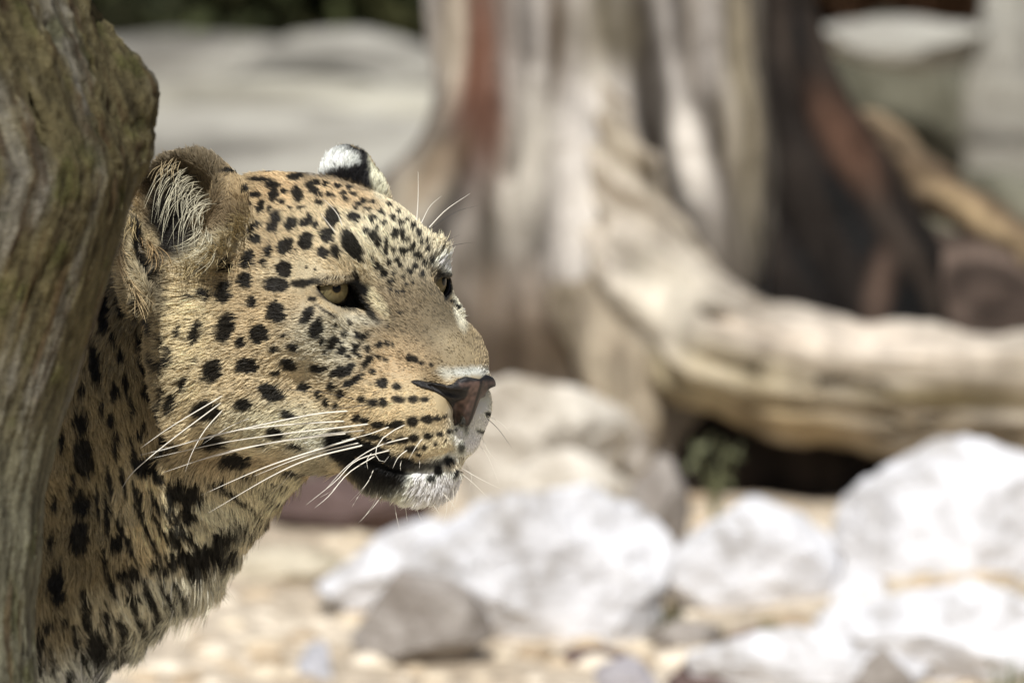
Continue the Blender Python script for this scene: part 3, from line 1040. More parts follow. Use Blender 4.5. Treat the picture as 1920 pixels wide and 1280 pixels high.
# root first, then along the hair: "x,y x,y ..; thickness at the root; w(hite) d(ark); lean towards (+) or away from (-) the viewer"
WH = """658,770 600,775 529,788 429,810 322,838 262,853;1.9;w;.22|654,789 529,797 416,812 294,847;1.7;w;.2|697,794 640,801 541,812 416,830 279,860;1.9;w;.24
655,812 557,823 429,846 307,885;1.8;w;.2|690,806 580,818 479,836 354,868;1.6;w;.26|672,820 557,855 479,883 377,928;2.0;w;.3|678,829 572,855 476,892;1.6;w;.24
687,833 588,858 510,892 391,961;1.9;w;.3|735,798 691,814 640,826;1.4;w;.2|764,794 736,808 713,826 704,846 708,860 720,866 729,855;1.2;w;.3
770,819 710,836 654,871 607,921;1.4;w;.3|737,842 669,863 629,902 574,946;1.4;w;.3|708,852 654,886 618,928 590,952;1.3;w;.3|797,817 781,836 766,862;1.2;w;.2
767,841 747,857 736,878;1.2;w;.2|705,869 688,906 657,939;1.1;w;.2|756,857 751,870 751,882;1.0;w;.2|786,858 787,868 786,878;1.0;w;.2|700,845 688,862 690,880;0.9;w;.25
644,432 638,413 631,399 618,384 605,373;1.3;w;.15|632,440 618,422 600,399;1.3;w;.15|781,418 784,370 784,321;1.2;w;-.1|790,418 806,387 827,368;1.0;w;-.1
805,426 837,393 881,363;1.3;w;-.1|806,430 853,398 898,385;0.7;d;-.1|821,458 862,440;0.6;d;-.1|825,468 860,458 891,454;0.7;d;-.1
424,738 322,799 262,841;1.3;w;.1|421,750 322,824 260,875 240,897 229,915;1.3;w;.12|424,762 385,805 360,849 347,885;1.3;w;.14|478,780 430,800 380,832;0.9;w;.1
673,750 622,739 582,733 479,727 410,727;0.9;d;.1|695,758 650,764 607,769 560,782;0.8;d;.1|700,760 675,772;0.7;d;.1
760,930 761,955 764,978;0.8;w;0|779,932 783,958 792,980;0.8;w;0|800,925 815,950 829,970;0.8;w;0|848,900 850,935 842,966;0.7;w;0|862,885 890,908 916,934;0.8;w;0
866,878 905,900 941,917;0.8;w;0|820,915 845,940 860,968;0.7;w;0|712,912 700,945 676,978;0.9;w;.1|724,918 700,950 672,980;0.8;w;.1|690,905 672,930 660,950;0.8;w;.1|738,925 742,960 750,996;0.7;w;.1
912,783 935,805 960,840;0.7;d;-.1|912,778 938,792 958,812;0.6;w;-.1|904,820 915,845 930,862;0.6;w;-.1|896,832 912,850 925,880 938,912;0.5;w;-.1|850,905 858,925 851,955;0.6;w;0|832,912 838,950 826,1000;0.6;w;0
873,870 884,893 880,915;0.6;w;0|558,870 530,905 505,930;0.6;w;.1|640,890 628,915 600,932;0.7;w;.1|600,640 592,650 585,662;0.5;w;.1""".replace('\n', '|')
for q in WH.split('|'):
    pts_s, th, kind_, lean = q.split(';')
    pp = np.array([[float(v) for v in z.split(',')] for z in pts_s.split()])
    d0 = on_body(*pp[0])
    if d0 is None:
        for sh in (6, 12, 18, 26, 36):
            for dx_, dy_ in ((-sh, 0), (0, -sh), (-sh, -sh), (-sh, sh)):
                d0 = on_body(pp[0][0] + dx_, pp[0][1] + dy_)
                if d0 is not None:
                    break
            if d0 is not None:
                break
    if d0 is None:
        continue
    L = np.r_[0, np.cumsum(np.hypot(*np.diff(pp, axis=0).T))]
    P3 = [at(p[0], p[1], d0 + 0.002 - float(lean) * l * PX) for p, l in zip(pp, L)]
    n = max(8, int(L[-1] / 14))
    path = spline(P3, n)
    rad = float(th) * PX * 0.92 * (1 - 0.88 * np.linspace(0, 1, n) ** 1.6)
    V, F = tube(path, rad)
    child('whisker', py_mesh('whisker', V, F), (whM if kind_ == 'w' else whD).m)


def strand_set(name, strands, radii, cols, mat, nk=7):
    hc = bpy.data.hair_curves.new(name)
    hc.add_curves([nk] * len(strands))
    hc.position_data.foreach_set('vector', np.asarray(strands, np.float32).ravel())
    ra = hc.attributes.get('radius') or hc.attributes.new('radius', 'FLOAT', 'POINT')
    ra.data.foreach_set('value', np.asarray(radii, np.float32).ravel())
    ca = hc.attributes.new('coat', 'FLOAT_COLOR', 'CURVE')
    ca.data.foreach_set('color', np.c_[cols, np.ones(len(cols))].astype(np.float32).ravel())
    o = child(name, hc, mat)
    o['kind'] = 'stuff'
    return o


# long pale tufts of the near ear: root strip, path, spread, count, colour, radius
PALE, STRAW = C8(222, 216, 188), C8(204, 186, 142)
TUFTS = [
    ((338, 308), (362, 342), [(-14, 10), (-36, 44), (-44, 96)], 12, 26, PALE, .95),
    ((350, 312), (372, 346), [(-20, 14), (-40, 40), (-36, 84)], 12, 26, PALE, .95),
    ((358, 330), (398, 372), [(-30, 6), (-58, 30), (-72, 84)], 14, 34, PALE, 1.0),
    ((372, 352), (402, 388), [(-26, 8), (-46, 32), (-54, 78)], 10, 40, PALE, 1.0),
    ((372, 396), (392, 440), [(2, 20), (-8, 44), (-44, 66)], 10, 34, PALE, .95),
    ((380, 420), (400, 452), [(-6, 16), (-14, 34), (-36, 52)], 10, 26, PALE, .9),
    ((300, 310), (340, 300), [(-6, 8), (-14, 22), (-16, 40)], 12, 40, C8(196, 178, 140), .8),
    ((330, 500), (398, 486), [(-6, -4), (-12, -8), (-22, -8)], 22, 90, STRAW, .7),
    ((392, 486), (440, 450), [(-8, -8), (-15, -14), (-24, -16)], 22, 110, STRAW, .7),
    ((440, 450), (470, 405), [(-6, -10), (-12, -18), (-18, -22)], 22, 90, STRAW, .7),
    ((346, 505), (440, 490), [(-6, 6), (-12, 12), (-18, 16)], 22, 90, STRAW, .7),
    ((246, 390), (262, 430), [(-8, 10), (-12, 26), (-10, 40)], 12, 44, C8(196, 176, 130), .9),
    ((262, 440), (292, 470), [(10, 14), (14, 30), (10, 46)], 10, 36, C8(176, 150, 110), .9),
    ((222, 440), (232, 500), [(-4, 14), (0, 30), (8, 44)], 8, 60, C8(196, 174, 134), .9),
    ((240, 520), (262, 560), [(4, 12), (10, 26), (16, 40)], 8, 40, C8(190, 168, 128), .9),
]
st, rd, cl = [], [], []
for a_, b_, off, spread, cnt, colr, rr in TUFTS:
    for _ in range(int(cnt * 0.62) if spread < 20 else cnt):
        t = rng.random()
        r0 = np.array(a_) * (1 - t) + np.array(b_) * t + rng.normal(0, 4.5 if spread < 20 else 10, 2)
        dd = on_body(*r0)
        if dd is None:
            continue
        sc = 0.45 + 0.75 * rng.random()
        an = rng.normal(0, 0.24 if spread < 20 else 0.6)
        ro = np.array([[math.cos(an), -math.sin(an)], [math.sin(an), math.cos(an)]])
        P = [r0] + [r0 + (ro @ np.array(o_)) * sc for o_ in off]
        P3 = []
        for j, p in enumerate(P):
            db = on_body(*p)
            dz = dd - 0.004 * j - 0.004
            if db is not None:
                dz = min(dz, db - 0.002)
            P3.append(at(p[0], p[1], dz + (0.006 if j == 0 else 0)))
        st.append(spline(P3, 7))
        rd.append(rr * PX * np.array([1, 1, .95, .85, .7, .45, .1]) * 0.75)
        cl.append(np.clip(colr * (0.45 + 0.6 * rng.random()), 0, .95))
strand_set('ear_tuft', st, rd, cl, furM)

# pale lashes over the near eye
st, rd, cl = [], [], []
for _ in range(18):
    x = 604 + 46 * rng.random()
    y = 517 - 0.06 * (x - 604) + rng.normal(0, 1.2)
    dd = on_body(x, y)
    if dd is None:
        continue
    e_ = np.array([rng.normal(-4, 5), 6 + 3 * rng.random()])
    P3 = [at(x, y, dd + .001), at(x + e_[0] * .5, y + e_[1] * .2, dd - .004), at(x + e_[0], y + e_[1] * .7, dd - .006), at(x + e_[0] * 1.6, y + e_[1] * 1.1, dd - .006)]
    st.append(spline(P3, 7))
    rd.append(PX * 0.55 * np.array([1, 1, .95, .85, .7, .45, .1]))
    cl.append(C8(206, 192, 160) * (0.5 + 0.5 * rng.random()))
strand_set('eyelash', st, rd, cl, furM)

# ---------------------------------------------------------------- the mossy trunk in the foreground
def view_frame(d0):
    """world from (x, y) in photograph pixels and z in the same unit towards the viewer, round distance d0"""
    k = PX * d0 / FOCUS
    O = at(960, 640, d0)

    def f(P):
        P = np.asarray(P, float)
        return O + np.outer(P[:, 0] - 960, CR) * k + np.outer(640 - P[:, 1], CU) * k - np.outer(P[:, 2], CF) * k
    return f


def ground_y(d0):
    k = PX * d0 / FOCUS
    return 640 + (CAM_H - d0 * math.sin(PITCH)) / (k * math.cos(PITCH))


def wood_colors(name, rough=0.85, scale=60.0, bump=0.5, stretch_=(1, 1, 0.12)):
    M = Mat(name, rough, 0.15)
    a = M.n('ShaderNodeAttribute', _attribute_name='tint')
    tc = M.n('ShaderNodeTexCoord')
    mp = M.n('ShaderNodeMapping')
    mp.inputs['Scale'].default_value = stretch_
    M.l(tc.outputs['Object'], mp.inputs['Vector'])
    nz = M.n('ShaderNodeTexNoise', Scale=scale, Detail=8.0, Roughness=0.65)
    M.l(mp.outputs[0], nz.inputs['Vector'])
    nz2 = M.n('ShaderNodeTexNoise', Scale=scale * 3, Detail=6.0, Roughness=0.7)
    M.l(tc.outputs['Object'], nz2.inputs['Vector'])
    rp = M.n('ShaderNodeValToRGB')
    rp.color_ramp.elements[0].position, rp.color_ramp.elements[1].position = 0.3, 0.72
    rp.color_ramp.elements[0].color = (0.42, 0.40, 0.38, 1)
    rp.color_ramp.elements[1].color = (1.5, 1.48, 1.42, 1)
    M.l(nz.outputs['Fac'], rp.inputs['Fac'])
    mx = M.n('ShaderNodeMix', _data_type='RGBA', _blend_type='MULTIPLY')
    mx.inputs['Factor'].default_value = 0.8
    M.l(a.outputs['Color'], mx.inputs[6])
    M.l(rp.outputs['Color'], mx.inputs[7])
    M.l(mx.outputs[2], M.b.inputs['Base Color'])
    ad = M.n('ShaderNodeMath', _operation='ADD')
    M.l(nz.outputs['Fac'], ad.inputs[0])
    M.l(nz2.outputs['Fac'], ad.inputs[1])
    bp = M.n('ShaderNodeBump', Strength=bump, Distance=0.006)
    M.l(ad.outputs[0], bp.inputs['Height'])
    M.l(bp.outputs[0], M.b.inputs['Normal'])
    return M


def build_trunk():
    d0 = 5.60
    gy = ground_y(d0)
    f = view_frame(d0)
    F = Field(stretch(-700, -60, 320, 340, 5.5), stretch(-2250, -40, 1300, gy + 240, 5.5, cap=40), stretch(-420, -120, 330, 420, 5.5), 90)
    pts = [(-330, gy + 220, 0, 330), (-250, 1900, 0, 290), (-195, 1300, 0, 252), (-172, 1000, 0, 238), (-165, 800, 0, 256), (-140, 620, 0, 286), (-110, 460, 0, 304), (-92, 330, 10, 322), (-110, 180, 20, 290), (-150, 0, 20, 268), (-210, -300, 0, 250), (-260, -900, 0, 240), (-240, -2400, 60, 215)]
    for p, q in zip(pts[:-1], pts[1:]):
        F.cone(p[:3], q[:3], p[3], q[3], 50)
    F.cone((110, 60, -40), (196, 190, -60), 80, 92, 40)
    F.cone((196, 190, -60), (190, 280, -60), 92, 84, 30)
    F.cone((190, 280, -60), (110, 440, -50), 84, 70, 40)
    F.cone((70, 150, 60), (150, -60, 30), 50, 32, 40)
    F.cone((150, -60, 30), (240, -420, 0), 32, 26, 20)
    # deep cracks
    for a, b, r in (((118, 55, 190), (172, 170, 165), 17), ((172, 170, 165), (222, 290, 120), 17), ((222, 290, 120), (236, 390, 70), 13), ((20, 70, 240), (90, 260, 265), 13), ((90, 260, 265), (120, 420, 225), 9), ((120, 420, 225), (60, 700, 170), 8), ((115, -20, 120), (128, 70, 130), 14),
                    ((232, 330, 60), (215, 430, 60), 8), ((30, 560, 215), (5, 900, 150), 6), ((-20, 300, 290), (-40, 620, 250), 6)):
        F.cone(a, b, r, r * 0.8, 14, 'sub')
    V, Q = F.mesh()
    N = vnormals(V, Q)
    if N[np.argmax(V[:, 2])][2] < 0:
        N = -N
    lean = np.interp(V[:, 1], [0, 330, 700, 1280], [-60, 60, -40, -90])
    G = np.c_[(V[:, 0] - lean) / 15, V[:, 1] / 95, V[:, 2] / 15]
    g1 = fbm(G, 4, 11)
    g2 = fbm(V / 26.0, 4, 23)
    up = sstep(520, 120, V[:, 1])
    rid = 1 - np.abs(vnoise(np.c_[(V[:, 0] - lean) / 34, V[:, 1] / 260, V[:, 2] / 34] + 0.3 * g1[:, None], 5))
    V = V + N * (5.5 * g1 + (3 + 9 * up) * g2 + 4 * (rid - 0.6) + 2.5 * fbm(V / 9.0, 3, 71))[:, None]
    base = np.tile(C8(110, 102, 74), (len(V), 1))
    grey = C8(140, 136, 124)
    moss = C8(86, 90, 44)
    brn = C8(84, 66, 46)
    m = sstep(0.0, 0.5, fbm(np.c_[(V[:, 0] - lean) / 60, V[:, 1] / 420, V[:, 2] / 60], 3, 31))[:, None]
    base = base * (1 - m) + grey * m
    lo = sstep(600, 1000, V[:, 1])[:, None]
    base = base * (1 - 0.55 * lo) + C8(134, 136, 122) * 0.55 * lo
    k = sstep(0.05, 0.5, fbm(V / 60.0, 4, 37))[:, None] * 0.55
    base = base * (1 - k) + moss * k
    k = sstep(0.15, 0.45, fbm(np.c_[(V[:, 0] - lean) / 24, V[:, 1] / 300, V[:, 2] / 24], 3, 41))[:, None] * 0.7
    base = base * (1 - k) + brn * k
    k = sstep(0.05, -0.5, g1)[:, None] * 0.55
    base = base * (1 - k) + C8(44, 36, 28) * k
    me = poly_mesh('mossy_trunk', f(V), Q)
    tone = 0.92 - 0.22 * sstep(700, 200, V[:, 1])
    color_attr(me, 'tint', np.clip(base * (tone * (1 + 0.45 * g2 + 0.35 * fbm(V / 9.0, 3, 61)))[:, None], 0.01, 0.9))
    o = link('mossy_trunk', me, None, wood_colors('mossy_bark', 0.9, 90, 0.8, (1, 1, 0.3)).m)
    o['label'] = 'gnarled mossy grey-brown tree trunk close to the viewer at the left edge'
    o['category'] = 'tree trunk'
    return o


build_trunk()

# ---------------------------------------------------------------- ground
def ground_d(py):
    return CAM_H / (math.sin(PITCH) + (py - 640) * PX / FOCUS * math.cos(PITCH))


def grid_mesh(name, xs, ys, zf):
    X, Y = np.meshgrid(xs, ys, indexing='ij')
    P = np.stack([X.ravel(), Y.ravel(), zf(X.ravel(), Y.ravel())], 1)
    nx, ny = len(xs), len(ys)
    i, j = np.meshgrid(np.arange(nx - 1), np.arange(ny - 1), indexing='ij')
    a = (i * ny + j).ravel()
    return P, np.stack([a, a + ny, a + ny + 1, a + 1], 1)


def ground_z(x, y):
    P = np.stack([x, y, np.zeros_like(x)], 1)
    r = np.hypot(x, y - 1)
    z = 0.035 * fbm(P / 0.55, 4, 3) * np.clip(r / 2, 0, 1) + 0.008 * vnoise(P / 0.06, 8)
    z = z - 0.02
    return z + np.where(y > 11.5, 0.02 * (y - 11.5), 0) * (r < 60)


xs = np.concatenate([-np.geomspace(150, 4, 24), np.linspace(-3.8, 3.8, 230), np.geomspace(4, 150, 24)])
ys = np.concatenate([-np.geomspace(150, 7, 18), np.linspace(-6.8, 9.5, 420), np.geomspace(9.7, 220, 40)])
P, Q = grid_mesh('ground', xs, ys, ground_z)
me = poly_mesh('ground', P, Q)
M = Mat('sandy_ground', 0.95, 0.1)
tc = M.n('ShaderNodeTexCoord')
n1 = M.n('ShaderNodeTexNoise', Scale=3.0, Detail=6.0, Roughness=0.6)
n2 = M.n('ShaderNodeTexNoise', Scale=45.0, Detail=5.0, Roughness=0.7)
vo = M.n('ShaderNodeTexVoronoi', Scale=38.0)
for q in (n1, n2, vo):
    M.l(tc.outputs['Object'], q.inputs['Vector'])
rp = M.n('ShaderNodeValToRGB')
e_ = rp.color_ramp.elements
e_[0].position, e_[0].color = 0.32, (*C8(176, 162, 142), 1)
e_[1].position, e_[1].color = 0.62, (*C8(222, 210, 190), 1)
M.l(n1.outputs['Fac'], rp.inputs['Fac'])
rp2 = M.n('ShaderNodeValToRGB')
e_ = rp2.color_ramp.elements
e_[0].position, e_[0].color = 0.3, (0.62, 0.6, 0.58, 1)
e_[1].position, e_[1].color = 0.65, (1.12, 1.1, 1.08, 1)
M.l(n2.outputs['Fac'], rp2.inputs['Fac'])
mx = M.n('ShaderNodeMix', _data_type='RGBA', _blend_type='MULTIPLY')
mx.inputs['Factor'].default_value = 1.0
M.l(rp.outputs['Color'], mx.inputs[6])
M.l(rp2.outputs['Color'], mx.inputs[7])
M.l(mx.outputs[2], M.b.inputs['Base Color'])
bp = M.n('ShaderNodeBump', Strength=0.7, Distance=0.02)
M.l(vo.outputs['Distance'], bp.inputs['Height'])
M.l(bp.outputs[0], M.b.inputs['Normal'])
link('ground', me, None, M.m, kind='structure')


# ---------------------------------------------------------------- rocks
def rock_mat(name, ca, cb, cc, rough=0.9, scale=7.0, bump=0.6, flat=1.0):
    M = Mat(name, rough, 0.15)
    tc = M.n('ShaderNodeTexCoord')
    mp = M.n('ShaderNodeMapping')
    mp.inputs['Scale'].default_value = (1, 1, flat)
    mp.inputs['Rotation'].default_value = (0, 0.06 if flat > 1 else 0, 0)
    M.l(tc.outputs['Object'], mp.inputs['Vector'])
    n1 = M.n('ShaderNodeTexNoise', Scale=scale, Detail=8.0, Roughness=0.62, Distortion=0.6)
    n2 = M.n('ShaderNodeTexNoise', Scale=scale * 5, Detail=6.0, Roughness=0.7)
    M.l(mp.outputs[0], n1.inputs['Vector'])
    M.l(mp.outputs[0], n2.inputs['Vector'])
    rp = M.n('ShaderNodeValToRGB')
    e = rp.color_ramp.elements
    e[0].position, e[0].color = 0.34, (*cc, 1)
    e[1].position, e[1].color = 0.66, (*ca, 1)
    m_ = e.new(0.48)
    m_.color = (*cb, 1)
    M.l(n1.outputs['Fac'], rp.inputs['Fac'])
    rp2 = M.n('ShaderNodeValToRGB')
    e = rp2.color_ramp.elements
    e[0].position, e[0].color = 0.30, (0.6, 0.58, 0.55, 1)
    e[1].position, e[1].color = 0.55, (1.05, 1.05, 1.05, 1)
    M.l(n2.outputs['Fac'], rp2.inputs['Fac'])
    mx = M.n('ShaderNodeMix', _data_type='RGBA', _blend_type='MULTIPLY')
    mx.inputs['Factor'].default_value = 0.7
    M.l(rp.outputs['Color'], mx.inputs[6])
    M.l(rp2.outputs['Color'], mx.inputs[7])
    M.l(mx.outputs[2], M.b.inputs['Base Color'])
    bp = M.n('ShaderNodeBump', Strength=bump, Distance=0.02)
    M.l(n2.outputs['Fac'], bp.inputs['Height'])
    M.l(bp.outputs[0], M.b.inputs['Normal'])
    return M.m


def cube_sphere(n):
    V, F = [], []
    g = np.tan(np.linspace(-1, 1, n + 1) * math.pi / 4)
    for ax in range(3):
        for s in (-1, 1):
            A, B = np.meshgrid(g, g, indexing='ij')
            P = np.zeros(((n + 1) ** 2, 3))
            P[:, ax] = s
            P[:, (ax + 1) % 3] = A.ravel()
            P[:, (ax + 2) % 3] = B.ravel()
            o = sum(len(v) for v in V)
            V.append(P)
            i, j = np.meshgrid(np.arange(n), np.arange(n), indexing='ij')
            a = o + (i * (n + 1) + j).ravel()
            q = np.stack([a, a + n + 1, a + n + 2, a + 1], 1)
            F.append(q if s > 0 else q[:, ::-1])
    V = np.concatenate(V)
    F = np.concatenate(F)
    V /= np.linalg.norm(V, axis=1, keepdims=True)
    key = np.round(V * 1e5).astype(np.int64)
    _, first, inv = np.unique(key, axis=0, return_index=True, return_inverse=True)
    return V[first], inv.ravel()[F]


CS = {n: cube_sphere(n) for n in (10, 28, 56)}


def rock(name, px, py, rx, ry, depth, mat, label, category='rock', base=None, rz=None, seed=1, tilt=0, facets=16, res=56, rough=0.13, group=None, sink=0.25, back=0.0):
    """a boulder whose face seen in the photograph is centred on (px, py) with half sizes rx, ry"""
    d0 = depth
    k = PX * d0 / FOCUS
    c = at(px, py, d0 + back)
    V, Q = CS[res]
    V = V.copy()
    r_ = np.random.default_rng(seed)
    pl = r_.normal(size=(facets, 3))
    pl /= np.linalg.norm(pl, axis=1, keepdims=True)
    off = 0.62 + 0.26 * r_.random(facets)
    rad = np.ones(len(V))
    for p, o_ in zip(pl, off):                       # chip flat faces off a sphere
        c_ = V @ p
        rad = np.where(c_ > 0.05, np.minimum(rad, o_ / np.maximum(c_, 0.05)), rad)
    rad = rad * (1 + rough * fbm(V * 2.1 + seed, 5, seed, 0.55) + 0.04 * np.abs(vnoise(V * 5 + seed, seed + 3)))
    V = V * (rad / 0.93)[:, None]
    if rz is None:
        rz = 0.8 * min(rx, ry * 1.6)
    t = R_(tilt)
    L = V * np.array([rx, rz, ry]) * k
    x = L[:, 0] * math.cos(t) + L[:, 2] * math.sin(t)
    z = -L[:, 0] * math.sin(t) + L[:, 2] * math.cos(t)
    L = np.stack([x, L[:, 1], z], 1)
    W = L + c
    if sink and W[:, 2].min() > -0.02:                        # let it sit into the ground
        zb = W[:, 2].min()
        zt = W[:, 2].max()
        W[:, 2] = zt - (zt - W[:, 2]) * (zt + 0.04) / (zt - zb)
    zc = W[:, 2].min()
    org = np.array([c[0], c[1], 0.0])
    me = poly_mesh(name, W - org, Q)
    o = link(name, me, None, mat)
    o.location = org
    o['label'] = label
    o['category'] = category
    if group:
        o['group'] = group
    return o


whiteM = rock_mat('white_limestone', C8(242, 242, 245), C8(224, 224, 227), C8(176, 172, 168), scale=9)
creamM = rock_mat('cream_limestone', C8(226, 216, 194), C8(202, 192, 170), C8(156, 146, 124), scale=9)
greyM = rock_mat('grey_brown_stone', C8(178, 171, 164), C8(156, 149, 142), C8(122, 113, 104), scale=9)
paleM = rock_mat('pale_limestone', C8(236, 230, 218), C8(216, 208, 194), C8(170, 160, 144), scale=9)
ledgeM = rock_mat('ledge_stone', C8(180, 177, 166), C8(152, 149, 140), C8(108, 105, 98), scale=1.6, flat=7.0)
mossrM = rock_mat('mossy_stone', C8(142, 140, 124), C8(104, 102, 88), C8(62, 61, 50), scale=5)
mauveM = rock_mat('mauve_stone', C8(124, 106, 102), C8(100, 84, 80), C8(66, 54, 50), scale=8)

rock('boulder', 1008, 1086, 236, 192, 9.15, whiteM, 'large white boulder in the middle, behind the smooth grey-brown stone', 'boulder', seed=4, tilt=-14, rz=150)
rock('boulder', 780, 1085, 215, 88, 9.35, whiteM, 'long low white slab sloping down left from the large white boulder', 'boulder', seed=12, tilt=-24, rz=110)
rock('boulder', 1378, 1086, 190, 138, 9.40, whiteM, 'rounded white boulder between the large middle one and the tall right one', 'boulder', seed=7, rz=120)
rock('boulder', 1790, 1052, 290, 215, 9.6, whiteM, 'tall white boulder at the right edge below the thick root', 'boulder', seed=15, tilt=-10, rz=150)
rock('boulder', 1790, 1210, 270, 125, 9.0, whiteM, 'wide pale boulder low at the right edge in front of the tall one', 'boulder', seed=22, rz=110)
rock('boulder', 1500, 1256, 215, 84, 8.78, whiteM, 'low cream-white rock cut by the bottom edge right of centre', 'boulder', seed=31, rz=80, res=56)
rock('stone', 790, 1160, 126, 82, 8.95, greyM, 'smooth grey-brown stone lying in front of the large white boulder', 'stone', seed=46, rz=80, facets=11, rough=.08, tilt=8)
rock('stone', 594, 1225, 34, 30, 8.85, rock_mat('bluish_stone', C8(212, 213, 218), C8(190, 191, 198), C8(150, 150, 156)), 'small bluish-white stone left of the smooth grey-brown stone', 'stone', seed=44, res=28)
rock('boulder', 1010, 815, 165, 118, 10.0, paleM, 'cream-white boulder at the foot of the stump behind the leopard chin', 'boulder', seed=51, rz=110)
rock('boulder', 1065, 905, 120, 60, 9.85, paleM, 'low cream rock just above the large white boulder', 'boulder', seed=53, rz=70, res=28)
rock('stone', 1236, 905, 58, 56, 9.75, greyM, 'grey-brown round stone under the tip of the forked root', 'stone', seed=61, rz=50, res=28)
rock('stone', 668, 950, 165, 62, 10.0, mauveM, 'low mauve-brown stone in the gap under the leopard chin', 'stone', seed=66, rz=60, res=28)
rock('stone', 530, 1070, 130, 40, 9.6, creamM, 'flat cream stone on the sand beside the leopard throat', 'stone', seed=67, rz=70, res=28)
rock('stone', 1180, 1255, 70, 30, 8.75, rock_mat('pale_grey_stone', C8(196, 194, 198), C8(170, 166, 170), C8(130, 124, 124)), 'pale grey stone at the bottom edge below the large white boulder', 'stone', seed=68, rz=40, res=28)
rock('stone', 1290, 1200, 80, 44, 9.1, greyM, 'dark mossy grey-brown stone under the rounded white boulder', 'stone', seed=69, rz=50, res=28)
rock('stone', 1655, 1250, 60, 44, 8.75, greyM, 'grey stone at the bottom edge between the cream rock and wide pale boulder', 'stone', seed=70, rz=40, res=28)

rock('stone', 1600, 1125, 62, 55, 9.35, whiteM, 'small white stone wedged between the rounded boulder and the tall one', 'stone', seed=102, rz=50, res=28)
rock('stone', 1420, 1205, 70, 36, 9.15, mauveM, 'flat brown stone below the rounded white boulder', 'stone', seed=103, rz=50, res=28)
rock('stone', 1120, 1235, 62, 30, 8.95, mauveM, 'brown stone at the right foot of the large white boulder near the bottom', 'stone', seed=104, rz=40, res=28)
rock('stone', 1330, 1262, 80, 30, 8.78, mauveM, 'low mauve stone at the bottom edge left of the cream rock', 'stone', seed=105, rz=40, res=28)
# the ledge behind, upper left
rock('rock_slab', 430, 112, 400, 48, 14.6, ledgeM, 'long pale upper slab of the grey ledge under the dark hedge', 'rock slab', seed=81, rz=170, facets=5, rough=.06)
rock('rock_slab', 690, 108, 220, 46, 14.2, ledgeM, 'shorter grey slab of the ledge ending behind the stump', 'rock slab', seed=84, tilt=3, rz=120, facets=5, rough=.06)
rock('rock_slab', 560, 152, 230, 22, 14.1, rock_mat('crevice_shade', C8(96, 94, 84), C8(74, 72, 64), C8(50, 48, 44)), 'dark thin strip made as the shade of the crevice between upper and middle ledge slabs', 'rock', seed=86, rz=90, facets=5, rough=.06, res=28)  # dark colour draws the shaded crack between the slabs
rock('rock_slab', 500, 245, 480, 92, 13.6, rock_mat('cream_ledge', C8(200, 196, 180), C8(172, 168, 154), C8(128, 124, 112), scale=1.6, flat=7.0), 'middle pale beige slab of the grey ledge behind the leopard ears', 'rock slab', seed=82, rz=150, facets=4, rough=.05)
rock('rock_slab', 470, 360, 560, 150, 12.8, ledgeM, 'lowest grey slab of the ledge directly behind the leopard head', 'rock slab', seed=83, rz=160, facets=4, rough=.05)
# upper right
rock('boulder', 1680, 200, 175, 165, 13.2, mossrM, 'greenish grey boulder with a sunlit flat top at the upper right', 'boulder', seed=91, rz=120, facets=7, rough=.08)
rock('rock_slab', 1690, 84, 182, 44, 12.9, ledgeM, 'pale cap slab standing in for the sunlit top of the greenish boulder at the upper right', 'rock slab', seed=97, rz=130, facets=14, rough=.16, sink=0)  # paler stone gives the boulder below its sunlit top
rock('boulder', 1905, 170, 92, 210, 12.9, ledgeM, 'upright pale grey rock at the upper right edge', 'boulder', seed=93, rz=90, facets=6, rough=.07)
rock('boulder', 1850, 400, 150, 74, 12.6, mossrM, 'low grey-green rock above the thin tan root at the right edge', 'boulder', seed=94, rz=80, facets=6, rough=.07, res=28)
rock('boulder', 1820, 290, 80, 70, 13.6, rock_mat('gap_shade', C8(60, 58, 48), C8(44, 42, 36), C8(30, 28, 24)), 'dark mass standing in for the shaded gap between the upper right boulders', 'boulder', seed=95, rz=40, res=28)  # near-black mass painted as the shade between the boulders

# ---------------------------------------------------------------- the driftwood stump
D0 = 10.3
SF = view_frame(D0)
GY = ground_y(D0)


def paint(V, col, blobs):
    for cx, cy, rx, ry, an, c, soft, al in blobs:
        m, w = blob_w(V[:, 0], V[:, 1], (cx, cy, rx, ry, an), soft, np.zeros(len(V)))
        if len(m):
            w = (w * al)[:, None]
            col[m] = col[m] * (1 - w) + c * w
    return col


